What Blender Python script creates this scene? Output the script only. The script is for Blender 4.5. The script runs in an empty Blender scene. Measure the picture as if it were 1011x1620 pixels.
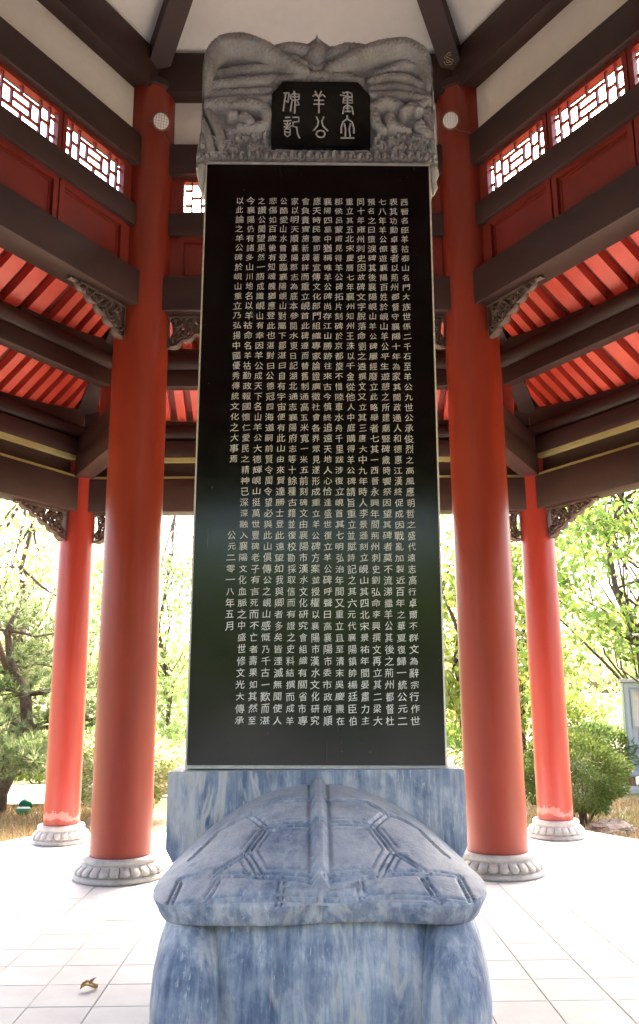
import bpy, math, random
import numpy as np
from mathutils import Matrix, Vector
random.seed(7); np.random.seed(7)
SC = bpy.context.scene
COL = SC.collection
R_ = math.radians

# ------------------------------------------------------------------ camera, sky, sun, exposure
cam_d = bpy.data.cameras.new('camera'); cam = bpy.data.objects.new('camera', cam_d); COL.objects.link(cam)
SC.camera = cam
cam_d.sensor_fit = 'VERTICAL'; cam_d.sensor_height = 36.0; cam_d.sensor_width = 24.0
cam_d.lens = 1323.7 / 1620 * 36.0
cam_d.clip_end = 2000; cam_d.clip_start = 0.05
def camera_matrix(loc, pitch, yaw, roll):
    p, y, r = R_(pitch), R_(yaw), R_(roll)
    fw = Vector((math.sin(y) * math.cos(p), math.cos(y) * math.cos(p), math.sin(p)))
    ri = Vector((math.cos(y), -math.sin(y), 0)); up = ri.cross(fw)
    r2 = ri * math.cos(r) + up * math.sin(r); u2 = up * math.cos(r) - ri * math.sin(r)
    m = Matrix((r2, u2, -fw)).transposed().to_4x4(); m.translation = Vector(loc)
    return m
cam.matrix_world = camera_matrix((0.002, 0, 1.6), 12.17, 0.80, -0.46)

SUN_EL, SUN_AZ = 52.0, 18.0            # azimuth measured from +Y (behind the stele) towards +X
w = bpy.data.worlds.new('World'); SC.world = w; w.use_nodes = True
nt = w.node_tree; nt.nodes.clear()
sky = nt.nodes.new('ShaderNodeTexSky'); sky.sky_type = 'NISHITA'; sky.sun_disc = False
sky.sun_elevation = R_(SUN_EL); sky.sun_rotation = R_(SUN_AZ)
sky.air_density = 1.0; sky.dust_density = 9.0; sky.ozone_density = 0.6; sky.altitude = 60
bg = nt.nodes.new('ShaderNodeBackground'); bg.inputs['Strength'].default_value = 0.15
out = nt.nodes.new('ShaderNodeOutputWorld')
nt.links.new(sky.outputs[0], bg.inputs[0]); nt.links.new(bg.outputs[0], out.inputs[0])
sl = bpy.data.lights.new('sun', 'SUN'); sl.energy = 1.5; sl.angle = R_(14); sl.color = (1.0, 0.96, 0.9)
so = bpy.data.objects.new('sun', sl); COL.objects.link(so)
sd = Vector((math.sin(R_(SUN_AZ)) * math.cos(R_(SUN_EL)), math.cos(R_(SUN_AZ)) * math.cos(R_(SUN_EL)), math.sin(R_(SUN_EL))))
so.rotation_euler = sd.to_track_quat('Z', 'Y').to_euler(); so.location = (0, 0, 40)
SC.view_settings.view_transform = 'Standard'; SC.view_settings.look = 'None'
SC.view_settings.gamma = 1.0; SC.view_settings.use_curve_mapping = False
SC.view_settings.exposure = 3.45
SC.cycles.use_denoising = True
SC.cycles.max_bounces = 10; SC.cycles.diffuse_bounces = 7; SC.cycles.glossy_bounces = 4
SC.cycles.transmission_bounces = 6; SC.cycles.caustics_reflective = False; SC.cycles.caustics_refractive = False

# ------------------------------------------------------------------ materials
def new_mat(name):
    m = bpy.data.materials.new(name); m.use_nodes = True
    t = m.node_tree; b = t.nodes['Principled BSDF']
    return m, t, b
def ramp(t, fac, stops):
    r = t.nodes.new('ShaderNodeValToRGB'); el = r.color_ramp.elements
    while len(el) > 1: el.remove(el[-1])
    el[0].position = stops[0][0]; el[0].color = (*stops[0][1], 1)
    for pos, c in stops[1:]:
        e = el.new(pos); e.color = (*c, 1)
    t.links.new(fac, r.inputs[0]); return r.outputs[0]
def coords(t, scale=(1, 1, 1), kind='Object'):
    tc = t.nodes.new('ShaderNodeTexCoord'); mp = t.nodes.new('ShaderNodeMapping')
    mp.inputs['Scale'].default_value = scale
    t.links.new(tc.outputs[kind], mp.inputs[0]); return mp.outputs[0]
def noise(t, vec, scale, detail=4, rough=0.55, dist=0.0):
    n = t.nodes.new('ShaderNodeTexNoise'); n.inputs['Scale'].default_value = scale
    n.inputs['Detail'].default_value = detail; n.inputs['Roughness'].default_value = rough
    n.inputs['Distortion'].default_value = dist
    t.links.new(vec, n.inputs['Vector']); return n.outputs[0]
def mixc(t, fac, a, b):
    m = t.nodes.new('ShaderNodeMix'); m.data_type = 'RGBA'
    if hasattr(fac, 'links'): t.links.new(fac, m.inputs[0])
    else: m.inputs[0].default_value = fac
    for v, i in ((a, 6), (b, 7)):
        if hasattr(v, 'links'): t.links.new(v, m.inputs[i])
        else: m.inputs[i].default_value = (*v, 1)
    return m.outputs[2]
def bump(t, b, height, strength=0.3, dist=0.01):
    n = t.nodes.new('ShaderNodeBump'); n.inputs['Strength'].default_value = strength
    n.inputs['Distance'].default_value = dist
    t.links.new(height, n.inputs['Height']); t.links.new(n.outputs[0], b.inputs['Normal'])
def math_n(t, op, a, b=None):
    m = t.nodes.new('ShaderNodeMath'); m.operation = op
    for v, i in ((a, 0), (b, 1)):
        if v is None: continue
        if hasattr(v, 'links'): t.links.new(v, m.inputs[i])
        else: m.inputs[i].default_value = v
    return m.outputs[0]
def painted(name, c1, c2, rough=0.35, scale=3.0, bscale=40, bstr=0.12, stretch=(1, 1, 1), coat=0.0, spec=0.5):
    m, t, b = new_mat(name); v = coords(t, stretch)
    n = noise(t, v, scale, 6); col = ramp(t, n, [(0.32, c1), (0.68, c2)])
    fine = noise(t, v, bscale, 3)
    col = mixc(t, math_n(t, 'MULTIPLY', fine, 0.25), col, tuple(x * 0.6 for x in c1))
    t.links.new(col, b.inputs['Base Color'])
    r = t.nodes.new('ShaderNodeMapRange'); r.inputs['To Min'].default_value = rough * 0.8; r.inputs['To Max'].default_value = rough * 1.3
    t.links.new(n, r.inputs[0]); t.links.new(r.outputs[0], b.inputs['Roughness'])
    b.inputs['Specular IOR Level'].default_value = spec
    if coat: b.inputs['Coat Weight'].default_value = coat; b.inputs['Coat Roughness'].default_value = 0.15
    bump(t, b, fine, bstr, 0.004)
    return m
M = {}
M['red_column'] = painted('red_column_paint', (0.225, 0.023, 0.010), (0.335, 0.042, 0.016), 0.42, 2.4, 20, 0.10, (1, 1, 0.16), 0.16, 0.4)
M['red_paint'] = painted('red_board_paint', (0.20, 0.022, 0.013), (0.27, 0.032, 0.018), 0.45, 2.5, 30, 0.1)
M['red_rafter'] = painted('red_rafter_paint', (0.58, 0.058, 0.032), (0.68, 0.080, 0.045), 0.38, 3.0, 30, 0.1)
M['brown'] = painted('brown_beam_paint', (0.038, 0.018, 0.0155), (0.066, 0.032, 0.027), 0.48, 2.6, 26, 0.2, (0.4, 1, 1), spec=0.35)
M['plaster'] = painted('white_ceiling_board', (0.84, 0.825, 0.79), (0.91, 0.895, 0.86), 0.8, 0.8, 12, 0.03)
M['ochre'] = painted('ochre_yellow', (0.38, 0.32, 0.12), (0.46, 0.40, 0.18), 0.5)
M['carved_wood'] = painted('carved_dark_wood', (0.085, 0.048, 0.038), (0.17, 0.115, 0.09), 0.55, 14, 60, 0.3)

# peeling paint at the foot of the outer columns
def peel_mat():
    m, t, b = new_mat('red_column_paint_peeling'); v = coords(t, (1, 1, 0.35))
    n = noise(t, v, 1.6, 6); col = ramp(t, n, [(0.32, (0.32, 0.030, 0.017)), (0.68, (0.39, 0.040, 0.024))])
    tc = t.nodes.new('ShaderNodeTexCoord'); sx = t.nodes.new('ShaderNodeSeparateXYZ'); t.links.new(tc.outputs['Object'], sx.inputs[0])
    n2 = noise(t, coords(t, (1, 1, 1)), 7, 5, 0.6)
    h = math_n(t, 'ADD', sx.outputs[2], math_n(t, 'MULTIPLY', math_n(t, 'SUBTRACT', n2, 0.5), 0.34))
    a = math_n(t, 'LESS_THAN', math_n(t, 'ABSOLUTE', math_n(t, 'SUBTRACT', h, 0.285)), 0.035)
    col = mixc(t, a, col, (0.62, 0.16, 0.13))
    t.links.new(col, b.inputs['Base Color']); b.inputs['Roughness'].default_value = 0.38
    b.inputs['Coat Weight'].default_value = 0.25; b.inputs['Coat Roughness'].default_value = 0.2
    return m
M['red_column_peel'] = peel_mat()

def stone(name, dark, mid, light, scale=6, rough=0.7, bstr=0.35, bdist=0.01):
    m, t, b = new_mat(name); v = coords(t)
    n = noise(t, v, scale, 8, 0.65); n2 = noise(t, v, scale * 9, 4, 0.6)
    f = math_n(t, 'ADD', math_n(t, 'MULTIPLY', n, 0.7), math_n(t, 'MULTIPLY', n2, 0.3))
    col = ramp(t, f, [(0.34, dark), (0.5, mid), (0.66, light)])
    t.links.new(col, b.inputs['Base Color']); b.inputs['Roughness'].default_value = rough
    bump(t, b, f, bstr, bdist); return m
M['cap_stone'] = stone('grey_carved_limestone', (0.25, 0.235, 0.21), (0.36, 0.34, 0.31), (0.46, 0.44, 0.405), 6, 0.75, 0.3, 0.005)
M['base_stone'] = stone('pale_granite', (0.27, 0.255, 0.23), (0.41, 0.39, 0.36), (0.50, 0.48, 0.45), 9, 0.75, 0.3, 0.006)
M['edge_stone'] = stone('pale_stele_edge', (0.40, 0.38, 0.32), (0.52, 0.50, 0.43), (0.6, 0.58, 0.5), 9, 0.7)

def tile_mat():
    m, t, b = new_mat('floor_granite'); v = coords(t)
    oi = t.nodes.new('ShaderNodeObjectInfo')
    n = noise(t, v, 4, 5); n2 = noise(t, v, 160, 2)
    col = ramp(t, n, [(0.3, (0.46, 0.445, 0.415)), (0.7, (0.57, 0.555, 0.52))])
    col = mixc(t, math_n(t, 'MULTIPLY', oi.outputs['Random'], 0.35), col, (0.44, 0.425, 0.395))
    st = ramp(t, noise(t, v, 9, 6, 0.7), [(0.55, (0, 0, 0)), (0.72, (1, 1, 1))])
    col = mixc(t, math_n(t, 'MULTIPLY', st, 0.35), col, (0.36, 0.345, 0.32))
    col = mixc(t, math_n(t, 'MULTIPLY', n2, 0.15), col, (0.42, 0.41, 0.39))
    t.links.new(col, b.inputs['Base Color']); b.inputs['Roughness'].default_value = 0.55
    bump(t, b, n2, 0.1, 0.002); return m
M['tile'] = tile_mat()
M['joint'] = painted('floor_joint', (0.28, 0.27, 0.245), (0.36, 0.35, 0.32), 0.9)

def marble():
    m, t, b = new_mat('blue_grey_marble')
    v = coords(t, (1, 1, 0.22)); v1 = coords(t)
    big = noise(t, v1, 2.2, 6, 0.6, 0.6); st = noise(t, v, 9, 8, 0.7, 0.8); fine = noise(t, coords(t, (1, 1, 0.20)), 75, 2, 0.5)
    strk = noise(t, coords(t, (1, 1, 0.07)), 24, 5, 0.65, 0.3)
    f = math_n(t, 'ADD', math_n(t, 'MULTIPLY', big, 0.40), math_n(t, 'ADD', math_n(t, 'MULTIPLY', st, 0.30), math_n(t, 'MULTIPLY', strk, 0.30)))
    col = ramp(t, f, [(0.385, (0.055, 0.082, 0.138)), (0.455, (0.138, 0.182, 0.255)), (0.515, (0.265, 0.308, 0.365)), (0.585, (0.52, 0.53, 0.535))])
    # pale veins
    vein = noise(t, coords(t, (1, 1, 0.28)), 3.1, 5, 0.55, 1.6)
    va = math_n(t, 'SUBTRACT', 1.0, math_n(t, 'MULTIPLY', math_n(t, 'ABSOLUTE', math_n(t, 'SUBTRACT', vein, 0.5)), 20))
    va = math_n(t, 'MAXIMUM', va, 0.0)
    gate = ramp(t, noise(t, v1, 2.6, 2), [(0.47, (0, 0, 0)), (0.6, (1, 1, 1))])
    col = mixc(t, math_n(t, 'MULTIPLY', va, gate), col, (0.50, 0.48, 0.44))
    # weathered grey crust; upward faces painted paler, as if lit from above
    cr = ramp(t, noise(t, v1, 5.5, 6, 0.65), [(0.5, (0, 0, 0)), (0.72, (1, 1, 1))])
    col = mixc(t, math_n(t, 'MULTIPLY', cr, 0.35), col, (0.34, 0.33, 0.32))
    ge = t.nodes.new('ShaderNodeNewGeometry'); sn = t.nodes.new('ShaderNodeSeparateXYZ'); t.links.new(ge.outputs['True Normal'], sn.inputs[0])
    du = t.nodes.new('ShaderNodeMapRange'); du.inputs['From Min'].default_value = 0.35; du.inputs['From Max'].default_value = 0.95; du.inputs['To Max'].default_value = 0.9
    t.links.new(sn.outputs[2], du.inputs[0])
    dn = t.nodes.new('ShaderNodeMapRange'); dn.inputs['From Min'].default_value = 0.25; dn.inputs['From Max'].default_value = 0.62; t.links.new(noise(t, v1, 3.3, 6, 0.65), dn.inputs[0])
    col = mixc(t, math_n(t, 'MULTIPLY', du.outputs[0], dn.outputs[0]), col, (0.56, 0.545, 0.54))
    # pale flecks: chisel scratches
    fl = ramp(t, fine, [(0.63, (0, 0, 0)), (0.67, (1, 1, 1))])
    fg = ramp(t, noise(t, v1, 4.0, 3), [(0.42, (0, 0, 0)), (0.66, (1, 1, 1))])
    col = mixc(t, math_n(t, 'MULTIPLY', math_n(t, 'MULTIPLY', fl, 0.6), fg), col, (0.58, 0.61, 0.64))
    ch = ramp(t, noise(t, coords(t, (1, 1, 0.4)), 6.5, 7, 0.72, 1.2), [(0.54, (0, 0, 0)), (0.63, (1, 1, 1))])
    col = mixc(t, math_n(t, 'MULTIPLY', ch, 0.34), col, (0.56, 0.555, 0.54))
    stn = ramp(t, noise(t, coords(t, (1, 1, 0.35)), 11, 6, 0.7), [(0.52, (0, 0, 0)), (0.66, (1, 1, 1))])
    col = mixc(t, math_n(t, 'MULTIPLY', stn, 0.22), col, (0.13, 0.145, 0.175))
    t.links.new(col, b.inputs['Base Color']); b.inputs['Roughness'].default_value = 0.55
    hh = math_n(t, 'ADD', fine, math_n(t, 'MULTIPLY', st, 0.7))
    bump(t, b, hh, 0.5, 0.008); return m
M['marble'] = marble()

def granite_black():
    m, t, b = new_mat('polished_black_granite'); v = coords(t)
    n = noise(t, v, 5, 6, 0.6); sp = noise(t, v, 38, 2, 0.5)
    col = ramp(t, n, [(0.35, (0.003, 0.003, 0.003)), (0.75, (0.008, 0.008, 0.008))])
    f = ramp(t, sp, [(0.735, (0, 0, 0)), (0.77, (1, 1, 1))])
    col = mixc(t, math_n(t, 'MULTIPLY', f, 0.25), col, (0.25, 0.25, 0.24))
    scr = noise(t, coords(t, (1, 1, 0.10)), 26, 3, 0.6, 0.4)
    f2 = ramp(t, scr, [(0.70, (0, 0, 0)), (0.74, (1, 1, 1))])
    col = mixc(t, math_n(t, 'MULTIPLY', f2, 0.10), col, (0.3, 0.3, 0.29))
    t.links.new(col, b.inputs['Base Color'])
    r = t.nodes.new('ShaderNodeMapRange'); r.inputs['To Min'].default_value = 0.10; r.inputs['To Max'].default_value = 0.26
    t.links.new(n, r.inputs[0]); t.links.new(r.outputs[0], b.inputs['Roughness']); b.inputs['IOR'].default_value = 1.5
    return m
M['granite'] = granite_black()
M['gilt'] = painted('worn_gilt_lettering', (0.68, 0.66, 0.54), (0.86, 0.84, 0.75), 0.6, 9, 50, 0.1)
M['title_paint'] = painted('white_title_paint', (0.50, 0.49, 0.45), (0.62, 0.61, 0.57), 0.6, 6)

def leaf_mat(name, cols, trans=0.45):
    m = bpy.data.materials.new(name); m.use_nodes = True; t = m.node_tree; t.nodes.clear()
    o = t.nodes.new('ShaderNodeOutputMaterial'); g = t.nodes.new('ShaderNodeNewGeometry')
    k = len(cols) - 1
    col = ramp(t, g.outputs['Random Per Island'], [(i / k, c) for i, c in enumerate(cols)])
    n = noise(t, coords(t), 0.9, 3); col = mixc(t, math_n(t, 'MULTIPLY', n, 0.6), col, cols[0])
    d = t.nodes.new('ShaderNodeBsdfPrincipled'); d.inputs['Roughness'].default_value = 0.5
    tr = t.nodes.new('ShaderNodeBsdfTranslucent'); mx = t.nodes.new('ShaderNodeMixShader'); mx.inputs[0].default_value = trans
    t.links.new(col, d.inputs['Base Color'])
    hs = t.nodes.new('ShaderNodeHueSaturation'); hs.inputs['Value'].default_value = 2.1; hs.inputs['Hue'].default_value = 0.49
    t.links.new(col, hs.inputs['Color']); t.links.new(hs.outputs[0], tr.inputs[0])
    t.links.new(d.outputs[0], mx.inputs[1]); t.links.new(tr.outputs[0], mx.inputs[2]); t.links.new(mx.outputs[0], o.inputs[0])
    return m
M['leaf_green'] = leaf_mat('leaves_mid_green', [(0.07, 0.13, 0.025), (0.10, 0.18, 0.035), (0.17, 0.25, 0.045), (0.25, 0.28, 0.06)])
M['leaf_yellow'] = leaf_mat('leaves_yellow_green', [(0.08, 0.13, 0.022), (0.13, 0.20, 0.034), (0.20, 0.25, 0.05), (0.28, 0.23, 0.07)])
M['leaf_pale'] = leaf_mat('leaves_variegated_or_overexposed', [(0.11, 0.16, 0.04), (0.24, 0.28, 0.10), (0.42, 0.40, 0.26), (0.5, 0.42, 0.34)])
M['leaf_dark'] = leaf_mat('leaves_clipped_box', [(0.05, 0.085, 0.018), (0.08, 0.125, 0.028), (0.13, 0.17, 0.04), (0.19, 0.21, 0.06)])
M['leaf_far'] = leaf_mat('leaves_far_green', [(0.08, 0.14, 0.04), (0.13, 0.20, 0.06), (0.19, 0.25, 0.08), (0.26, 0.29, 0.13)])
M['needle'] = leaf_mat('pine_needles', [(0.06, 0.10, 0.03), (0.10, 0.15, 0.05), (0.16, 0.20, 0.075), (0.26, 0.24, 0.13)], 0.4)
M['bark'] = stone('tree_bark', (0.05, 0.035, 0.025), (0.10, 0.07, 0.05), (0.16, 0.12, 0.09), 14, 0.9, 0.8, 0.03)
M['rock'] = stone('brown_rock', (0.14, 0.10, 0.07), (0.26, 0.20, 0.15), (0.38, 0.32, 0.26), 6, 0.9, 0.8, 0.03)
M['concrete'] = stone('pale_concrete', (0.38, 0.37, 0.35), (0.48, 0.47, 0.45), (0.55, 0.54, 0.52), 3, 0.85)
M['asphalt'] = stone('grey_paving', (0.085, 0.09, 0.10), (0.11, 0.115, 0.13), (0.14, 0.15, 0.165), 4, 0.9)
M['metal_blue'] = painted('pale_blue_enamelled_steel', (0.36, 0.43, 0.50), (0.44, 0.51, 0.57), 0.35, 2.0, 20, 0.05)
M['board_white'] = painted('notice_sheet', (0.55, 0.55, 0.52), (0.66, 0.66, 0.62), 0.6, 9)
M['rust'] = painted('rusty_foot', (0.16, 0.08, 0.04), (0.30, 0.18, 0.10), 0.8, 12)
M['green_plastic'] = painted('green_enamel', (0.012, 0.16, 0.06), (0.02, 0.22, 0.09), 0.35, 4)
M['lamp_grey'] = painted('lamp_housing_brown_grey', (0.13, 0.075, 0.06), (0.18, 0.11, 0.09), 0.4, 8)
M['black'] = painted('black_paint', (0.01, 0.01, 0.01), (0.02, 0.02, 0.02), 0.5)
M['gold'] = painted('gold_paint', (0.45, 0.36, 0.10), (0.55, 0.45, 0.16), 0.45)
M['white_lens'] = painted('frosted_lamp_lens', (0.84, 0.84, 0.82), (0.9, 0.9, 0.88), 0.25, 8)
def leaf_dry():
    m, t, b = new_mat('dry_leaf'); n = noise(t, coords(t), 22, 4)
    t.links.new(ramp(t, n, [(0.40, (0.42, 0.26, 0.05)), (0.58, (0.50, 0.33, 0.09)), (0.7, (0.30, 0.09, 0.04))]), b.inputs['Base Color'])
    b.inputs['Roughness'].default_value = 0.6; return m
M['dry_leaf'] = leaf_dry()
def ground_mat():
    m, t, b = new_mat('soil_and_dry_grass'); v = coords(t)
    n = noise(t, v, 0.35, 6, 0.6); n2 = noise(t, v, 14, 6, 0.7)
    c1 = ramp(t, n2, [(0.3, (0.12, 0.075, 0.04)), (0.55, (0.26, 0.19, 0.11)), (0.75, (0.40, 0.33, 0.22))])
    c2 = ramp(t, n2, [(0.3, (0.06, 0.09, 0.02)), (0.6, (0.14, 0.17, 0.045)), (0.8, (0.26, 0.25, 0.10))])
    t.links.new(mixc(t, ramp(t, n, [(0.48, (0, 0, 0)), (0.58, (1, 1, 1))]), c1, c2), b.inputs['Base Color'])
    b.inputs['Roughness'].default_value = 0.95; bump(t, b, n2, 0.8, 0.05); return m
M['ground'] = ground_mat()

# ------------------------------------------------------------------ mesh helpers
class MB:
    def __init__(s): s.v = []; s.f = []
    def add(s, vs, fs):
        o = len(s.v); s.v += [tuple(q) for q in vs]; s.f += [tuple(i + o for i in f) for f in fs]
    def box(s, x0, x1, y0, y1, z0, z1):
        s.add([(x0, y0, z0), (x1, y0, z0), (x1, y1, z0), (x0, y1, z0), (x0, y0, z1), (x1, y0, z1), (x1, y1, z1), (x0, y1, z1)],
              [(3, 2, 1, 0), (4, 5, 6, 7), (0, 1, 5, 4), (1, 2, 6, 5), (2, 3, 7, 6), (3, 0, 4, 7)])
    def beam(s, x0, x1, y0, y1, z0, z1, b=0.012, xs=None):   # long piece along x with rounded long edges
        ring = []
        for cx, cz, a0 in ((y1 - b, z1 - b, 0), (y0 + b, z1 - b, 90), (y0 + b, z0 + b, 180), (y1 - b, z0 + b, 270)):
            for k in (0, 45, 90): a = R_(a0 + k); ring.append((cx + b * math.cos(a), cz + b * math.sin(a)))
        s.extrude_x(ring, x0, x1)
    def extrude_x(s, ring, x0, x1):
        n = len(ring)
        vs = [(x0, y, z) for y, z in ring] + [(x1, y, z) for y, z in ring]
        fs = [(i, (i + 1) % n, n + (i + 1) % n, n + i) for i in range(n)] + [tuple(range(n - 1, -1, -1)), tuple(range(n, 2 * n))]
        s.add(vs, fs)
    def prism(s, poly, y0, y1):        # polygon in (x,z) extruded along y
        n = len(poly)
        vs = [(x, y0, z) for x, z in poly] + [(x, y1, z) for x, z in poly]
        fs = [(i, (i + 1) % n, n + (i + 1) % n, n + i) for i in range(n)] + [tuple(range(n - 1, -1, -1)), tuple(range(n, 2 * n))]
        s.add(vs, fs)
    def prism_z(s, poly, z0, z1):
        n = len(poly)
        vs = [(x, y, z0) for x, y in poly] + [(x, y, z1) for x, y in poly]
        fs = [(i, (i + 1) % n, n + (i + 1) % n, n + i) for i in range(n)] + [tuple(range(n - 1, -1, -1)), tuple(range(n, 2 * n))]
        s.add(vs, fs)
    def lathe(s, prof, seg=32, c=(0, 0), fn=None):
        vs = []; fs = []
        for i, (r, z) in enumerate(prof):
            for k in range(seg):
                a = 2 * math.pi * k / seg; rr = fn(r, z, a, i) if fn else r
                vs.append((c[0] + rr * math.cos(a), c[1] + rr * math.sin(a), z))
        for i in range(len(prof) - 1):
            for k in range(seg):
                k2 = (k + 1) % seg; fs.append((i * seg + k, i * seg + k2, (i + 1) * seg + k2, (i + 1) * seg + k))
        fs.append(tuple(range(seg - 1, -1, -1))); fs.append(tuple((len(prof) - 1) * seg + k for k in range(seg)))
        s.add(vs, fs)
    def tube(s, pts, rad, seg=6, flat=None):
        pts = [Vector(q) for q in pts]; n = len(pts)
        rads = rad if isinstance(rad, (list, tuple)) else [rad] * n
        vs = []; fs = []; up = None
        for i, q in enumerate(pts):
            d = (pts[min(i + 1, n - 1)] - pts[max(i - 1, 0)]).normalized()
            if up is None:
                up = Vector((0, 0, 1)) if abs(d.z) < 0.9 else Vector((1, 0, 0))
            sd_ = d.cross(up).normalized(); up = sd_.cross(d).normalized()
            for k in range(seg):
                a = 2 * math.pi * k / seg
                off = (sd_ * math.cos(a) + up * math.sin(a)) * rads[i]
                if flat: off.y *= flat
                vs.append(tuple(q + off))
        for i in range(n - 1):
            for k in range(seg):
                k2 = (k + 1) % seg; fs.append((i * seg + k, i * seg + k2, (i + 1) * seg + k2, (i + 1) * seg + k))
        fs.append(tuple(range(seg - 1, -1, -1))); fs.append(tuple((n - 1) * seg + k for k in range(seg)))
        s.add(vs, fs)
    def mesh(s, name, mat, smooth=False, angle=None):
        me = bpy.data.meshes.new(name); me.from_pydata(s.v, [], s.f); me.update()
        if mat: me.materials.append(mat)
        if smooth:
            me.polygons.foreach_set('use_smooth', [True] * len(me.polygons))
            if angle: me.set_sharp_from_angle(angle=R_(angle))
        return me
    def build(s, name, mat, parent=None, smooth=False, angle=None):
        return link(name, s.mesh(name, mat, smooth, angle), parent)
def link(name, me, parent=None, loc=None, rz=0):
    o = bpy.data.objects.new(name, me); COL.objects.link(o)
    if parent: o.parent = parent
    if loc: o.location = loc
    if rz: o.rotation_euler.z = rz
    return o
def empty(name, loc=(0, 0, 0), rz=0):
    o = bpy.data.objects.new(name, None); COL.objects.link(o); o.location = loc; o.rotation_euler.z = rz
    o.empty_display_size = 0.2; return o
def tag(o, label, cat, group=None):
    o['label'] = label; o['category'] = cat
    if group: o['group'] = group
    return o
def copy_tree(o, parent=None):
    c = o.copy(); COL.objects.link(c); c.parent = parent
    for ch in list(o.children): copy_tree(ch, c)
    return c

# ------------------------------------------------------------------ setting: ground, floor, path
CY = 5.1; T30 = math.tan(R_(30)); C30 = math.cos(R_(30))
R1, R2 = 3.409, 5.537; A1, A2 = R1 * C30, R2 * C30
GZ = -0.2
def hexpoly(ap, cy=CY): return [(ap / C30 * math.cos(R_(60 * k)), cy + ap / C30 * math.sin(R_(60 * k))) for k in range(6)]
g = MB()
N = 60
def gh(x, y):
    d = math.hypot(x, y - CY)
    if d < 8: return GZ
    return GZ + 0.06 * math.sin(x * 0.7) * math.cos(y * 0.6) + 0.05 * math.sin(x * 2.1 + y * 1.3)
span = [math.copysign(abs(t) ** 3 * 500, t) for t in np.linspace(-1, 1, 121)]
vs = [(x, y + CY, gh(x, y + CY)) for y in span for x in span]
n = len(span)
g.add(vs, [(j * n + i, j * n + i + 1, (j + 1) * n + i + 1, (j + 1) * n + i) for j in range(n - 1) for i in range(n - 1)])
o = g.build('ground', M['ground'], smooth=True); o['kind'] = 'structure'
pb = MB(); pb.add([(-9.5, 14.0, GZ + .09), (-3.2, 14.2, GZ + .09), (-1.2, 16.2, GZ + .09), (6, 17.3, GZ + .09), (6, 18.6, GZ + .09), (-1.6, 17.6, GZ + .09), (-4.0, 17.2, GZ + .09), (-9.5, 16.8, GZ + .09)],
                   [(0, 1, 6, 7), (1, 2, 5, 6), (2, 3, 4, 5)])
o = pb.build('path', M['concrete']); o['kind'] = 'structure'

fc = MB(); fc.add([(-16, -40, GZ + .12), (16, -40, GZ + .12), (16, -0.6, GZ + .12), (-16, -0.6, GZ + .12)], [(0, 1, 2, 3)]); o = fc.build('added_paving', M['asphalt']); o['kind'] = 'structure'  # unseen paving added behind the camera to darken the stele's reflection
fl = MB(); fl.prism_z(hexpoly(5.35), GZ - 0.25, -0.014)
floor = fl.build('floor', M['joint']); floor['kind'] = 'structure'
EDGE = 4.98
for k in range(3):
    t0, t1 = -1 + 2 * k / 3 + (0.001 if k else 0), -1 + 2 * (k + 1) / 3 - (0.002 if k < 2 else 0)
    e = MB(); ei, eo = EDGE, 5.38
    e.prism_z([(t0 * ei * T30, ei), (t0 * eo * T30, eo), (t1 * eo * T30, eo), (t1 * ei * T30, ei)], -0.12, 0.001)
    me = e.mesh('edge_stone', M['tile'])
    for wk in range(6):
        q = link('edge_stone', me, floor, (0, CY, 0), R_(60 * wk))
def inhex(x, y, ap):
    for k in range(6):
        a = R_(30 + 60 * k)
        if x * math.cos(a) + (y - CY) * math.sin(a) > ap: return False
    return True
TX, TY, GAP = 0.343, 0.341, 0.0022
tm = MB(); hx, hy = TX / 2 - GAP, TY / 2 - GAP; cb = 0.003
tm.add([(-hx, -hy, -0.02), (hx, -hy, -0.02), (hx, hy, -0.02), (-hx, hy, -0.02),
        (-hx, -hy, -cb), (hx, -hy, -cb), (hx, hy, -cb), (-hx, hy, -cb),
        (-hx + cb, -hy + cb, 0), (hx - cb, -hy + cb, 0), (hx - cb, hy - cb, 0), (-hx + cb, hy - cb, 0)],
       [(0, 1, 5, 4), (1, 2, 6, 5), (2, 3, 7, 6), (3, 0, 4, 7), (4, 5, 9, 8), (5, 6, 10, 9), (6, 7, 11, 10), (7, 4, 8, 11), (8, 9, 10, 11)])
tme = tm.mesh('tile', M['tile'])
cand = []
rest = MB()
for i in range(-22, 16):
    for j in range(-16, 18):
        x, y = 1.4315 + TX * i, 5.02 + TY * j
        cs = [(x + sx * TX / 2, y + sy * TY / 2) for sx in (-1, 1) for sy in (-1, 1)]
        ins = [inhex(a, b, EDGE) for a, b in cs]
        if not any(ins): continue
        if all(ins): cand.append((x, y))
        else:   # cut tile along the edge: clip polygon
            poly = [(x - hx, y - hy), (x + hx, y - hy), (x + hx, y + hy), (x - hx, y + hy)]
            for k in range(6):
                a = R_(30 + 60 * k); c_, s_ = math.cos(a), math.sin(a); res = []
                for q in range(len(poly)):
                    p0, p1 = poly[q - 1], poly[q]
                    d0 = p0[0] * c_ + (p0[1] - CY) * s_ - EDGE + .003; d1 = p1[0] * c_ + (p1[1] - CY) * s_ - EDGE + .003
                    if (d0 <= 0) != (d1 <= 0):
                        t = d0 / (d0 - d1); res.append((p0[0] + t * (p1[0] - p0[0]), p0[1] + t * (p1[1] - p0[1])))
                    if d1 <= 0: res.append(p1)
                poly = res
                if len(poly) < 3: break
            if len(poly) >= 3:
                nn = len(poly); rest.add([(a, b, -0.0005) for a, b in poly], [tuple(range(nn))])
def inview(x, y): return y > 4.0 and abs(x - 0.014 * y) < 0.42 * y + 0.15 and not (abs(x - .05) < .6 and 4.3 < y < 6)
vis = sorted([c for c in cand if inview(*c)], key=lambda c: c[1])[:296]
vset = set(vis)
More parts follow.
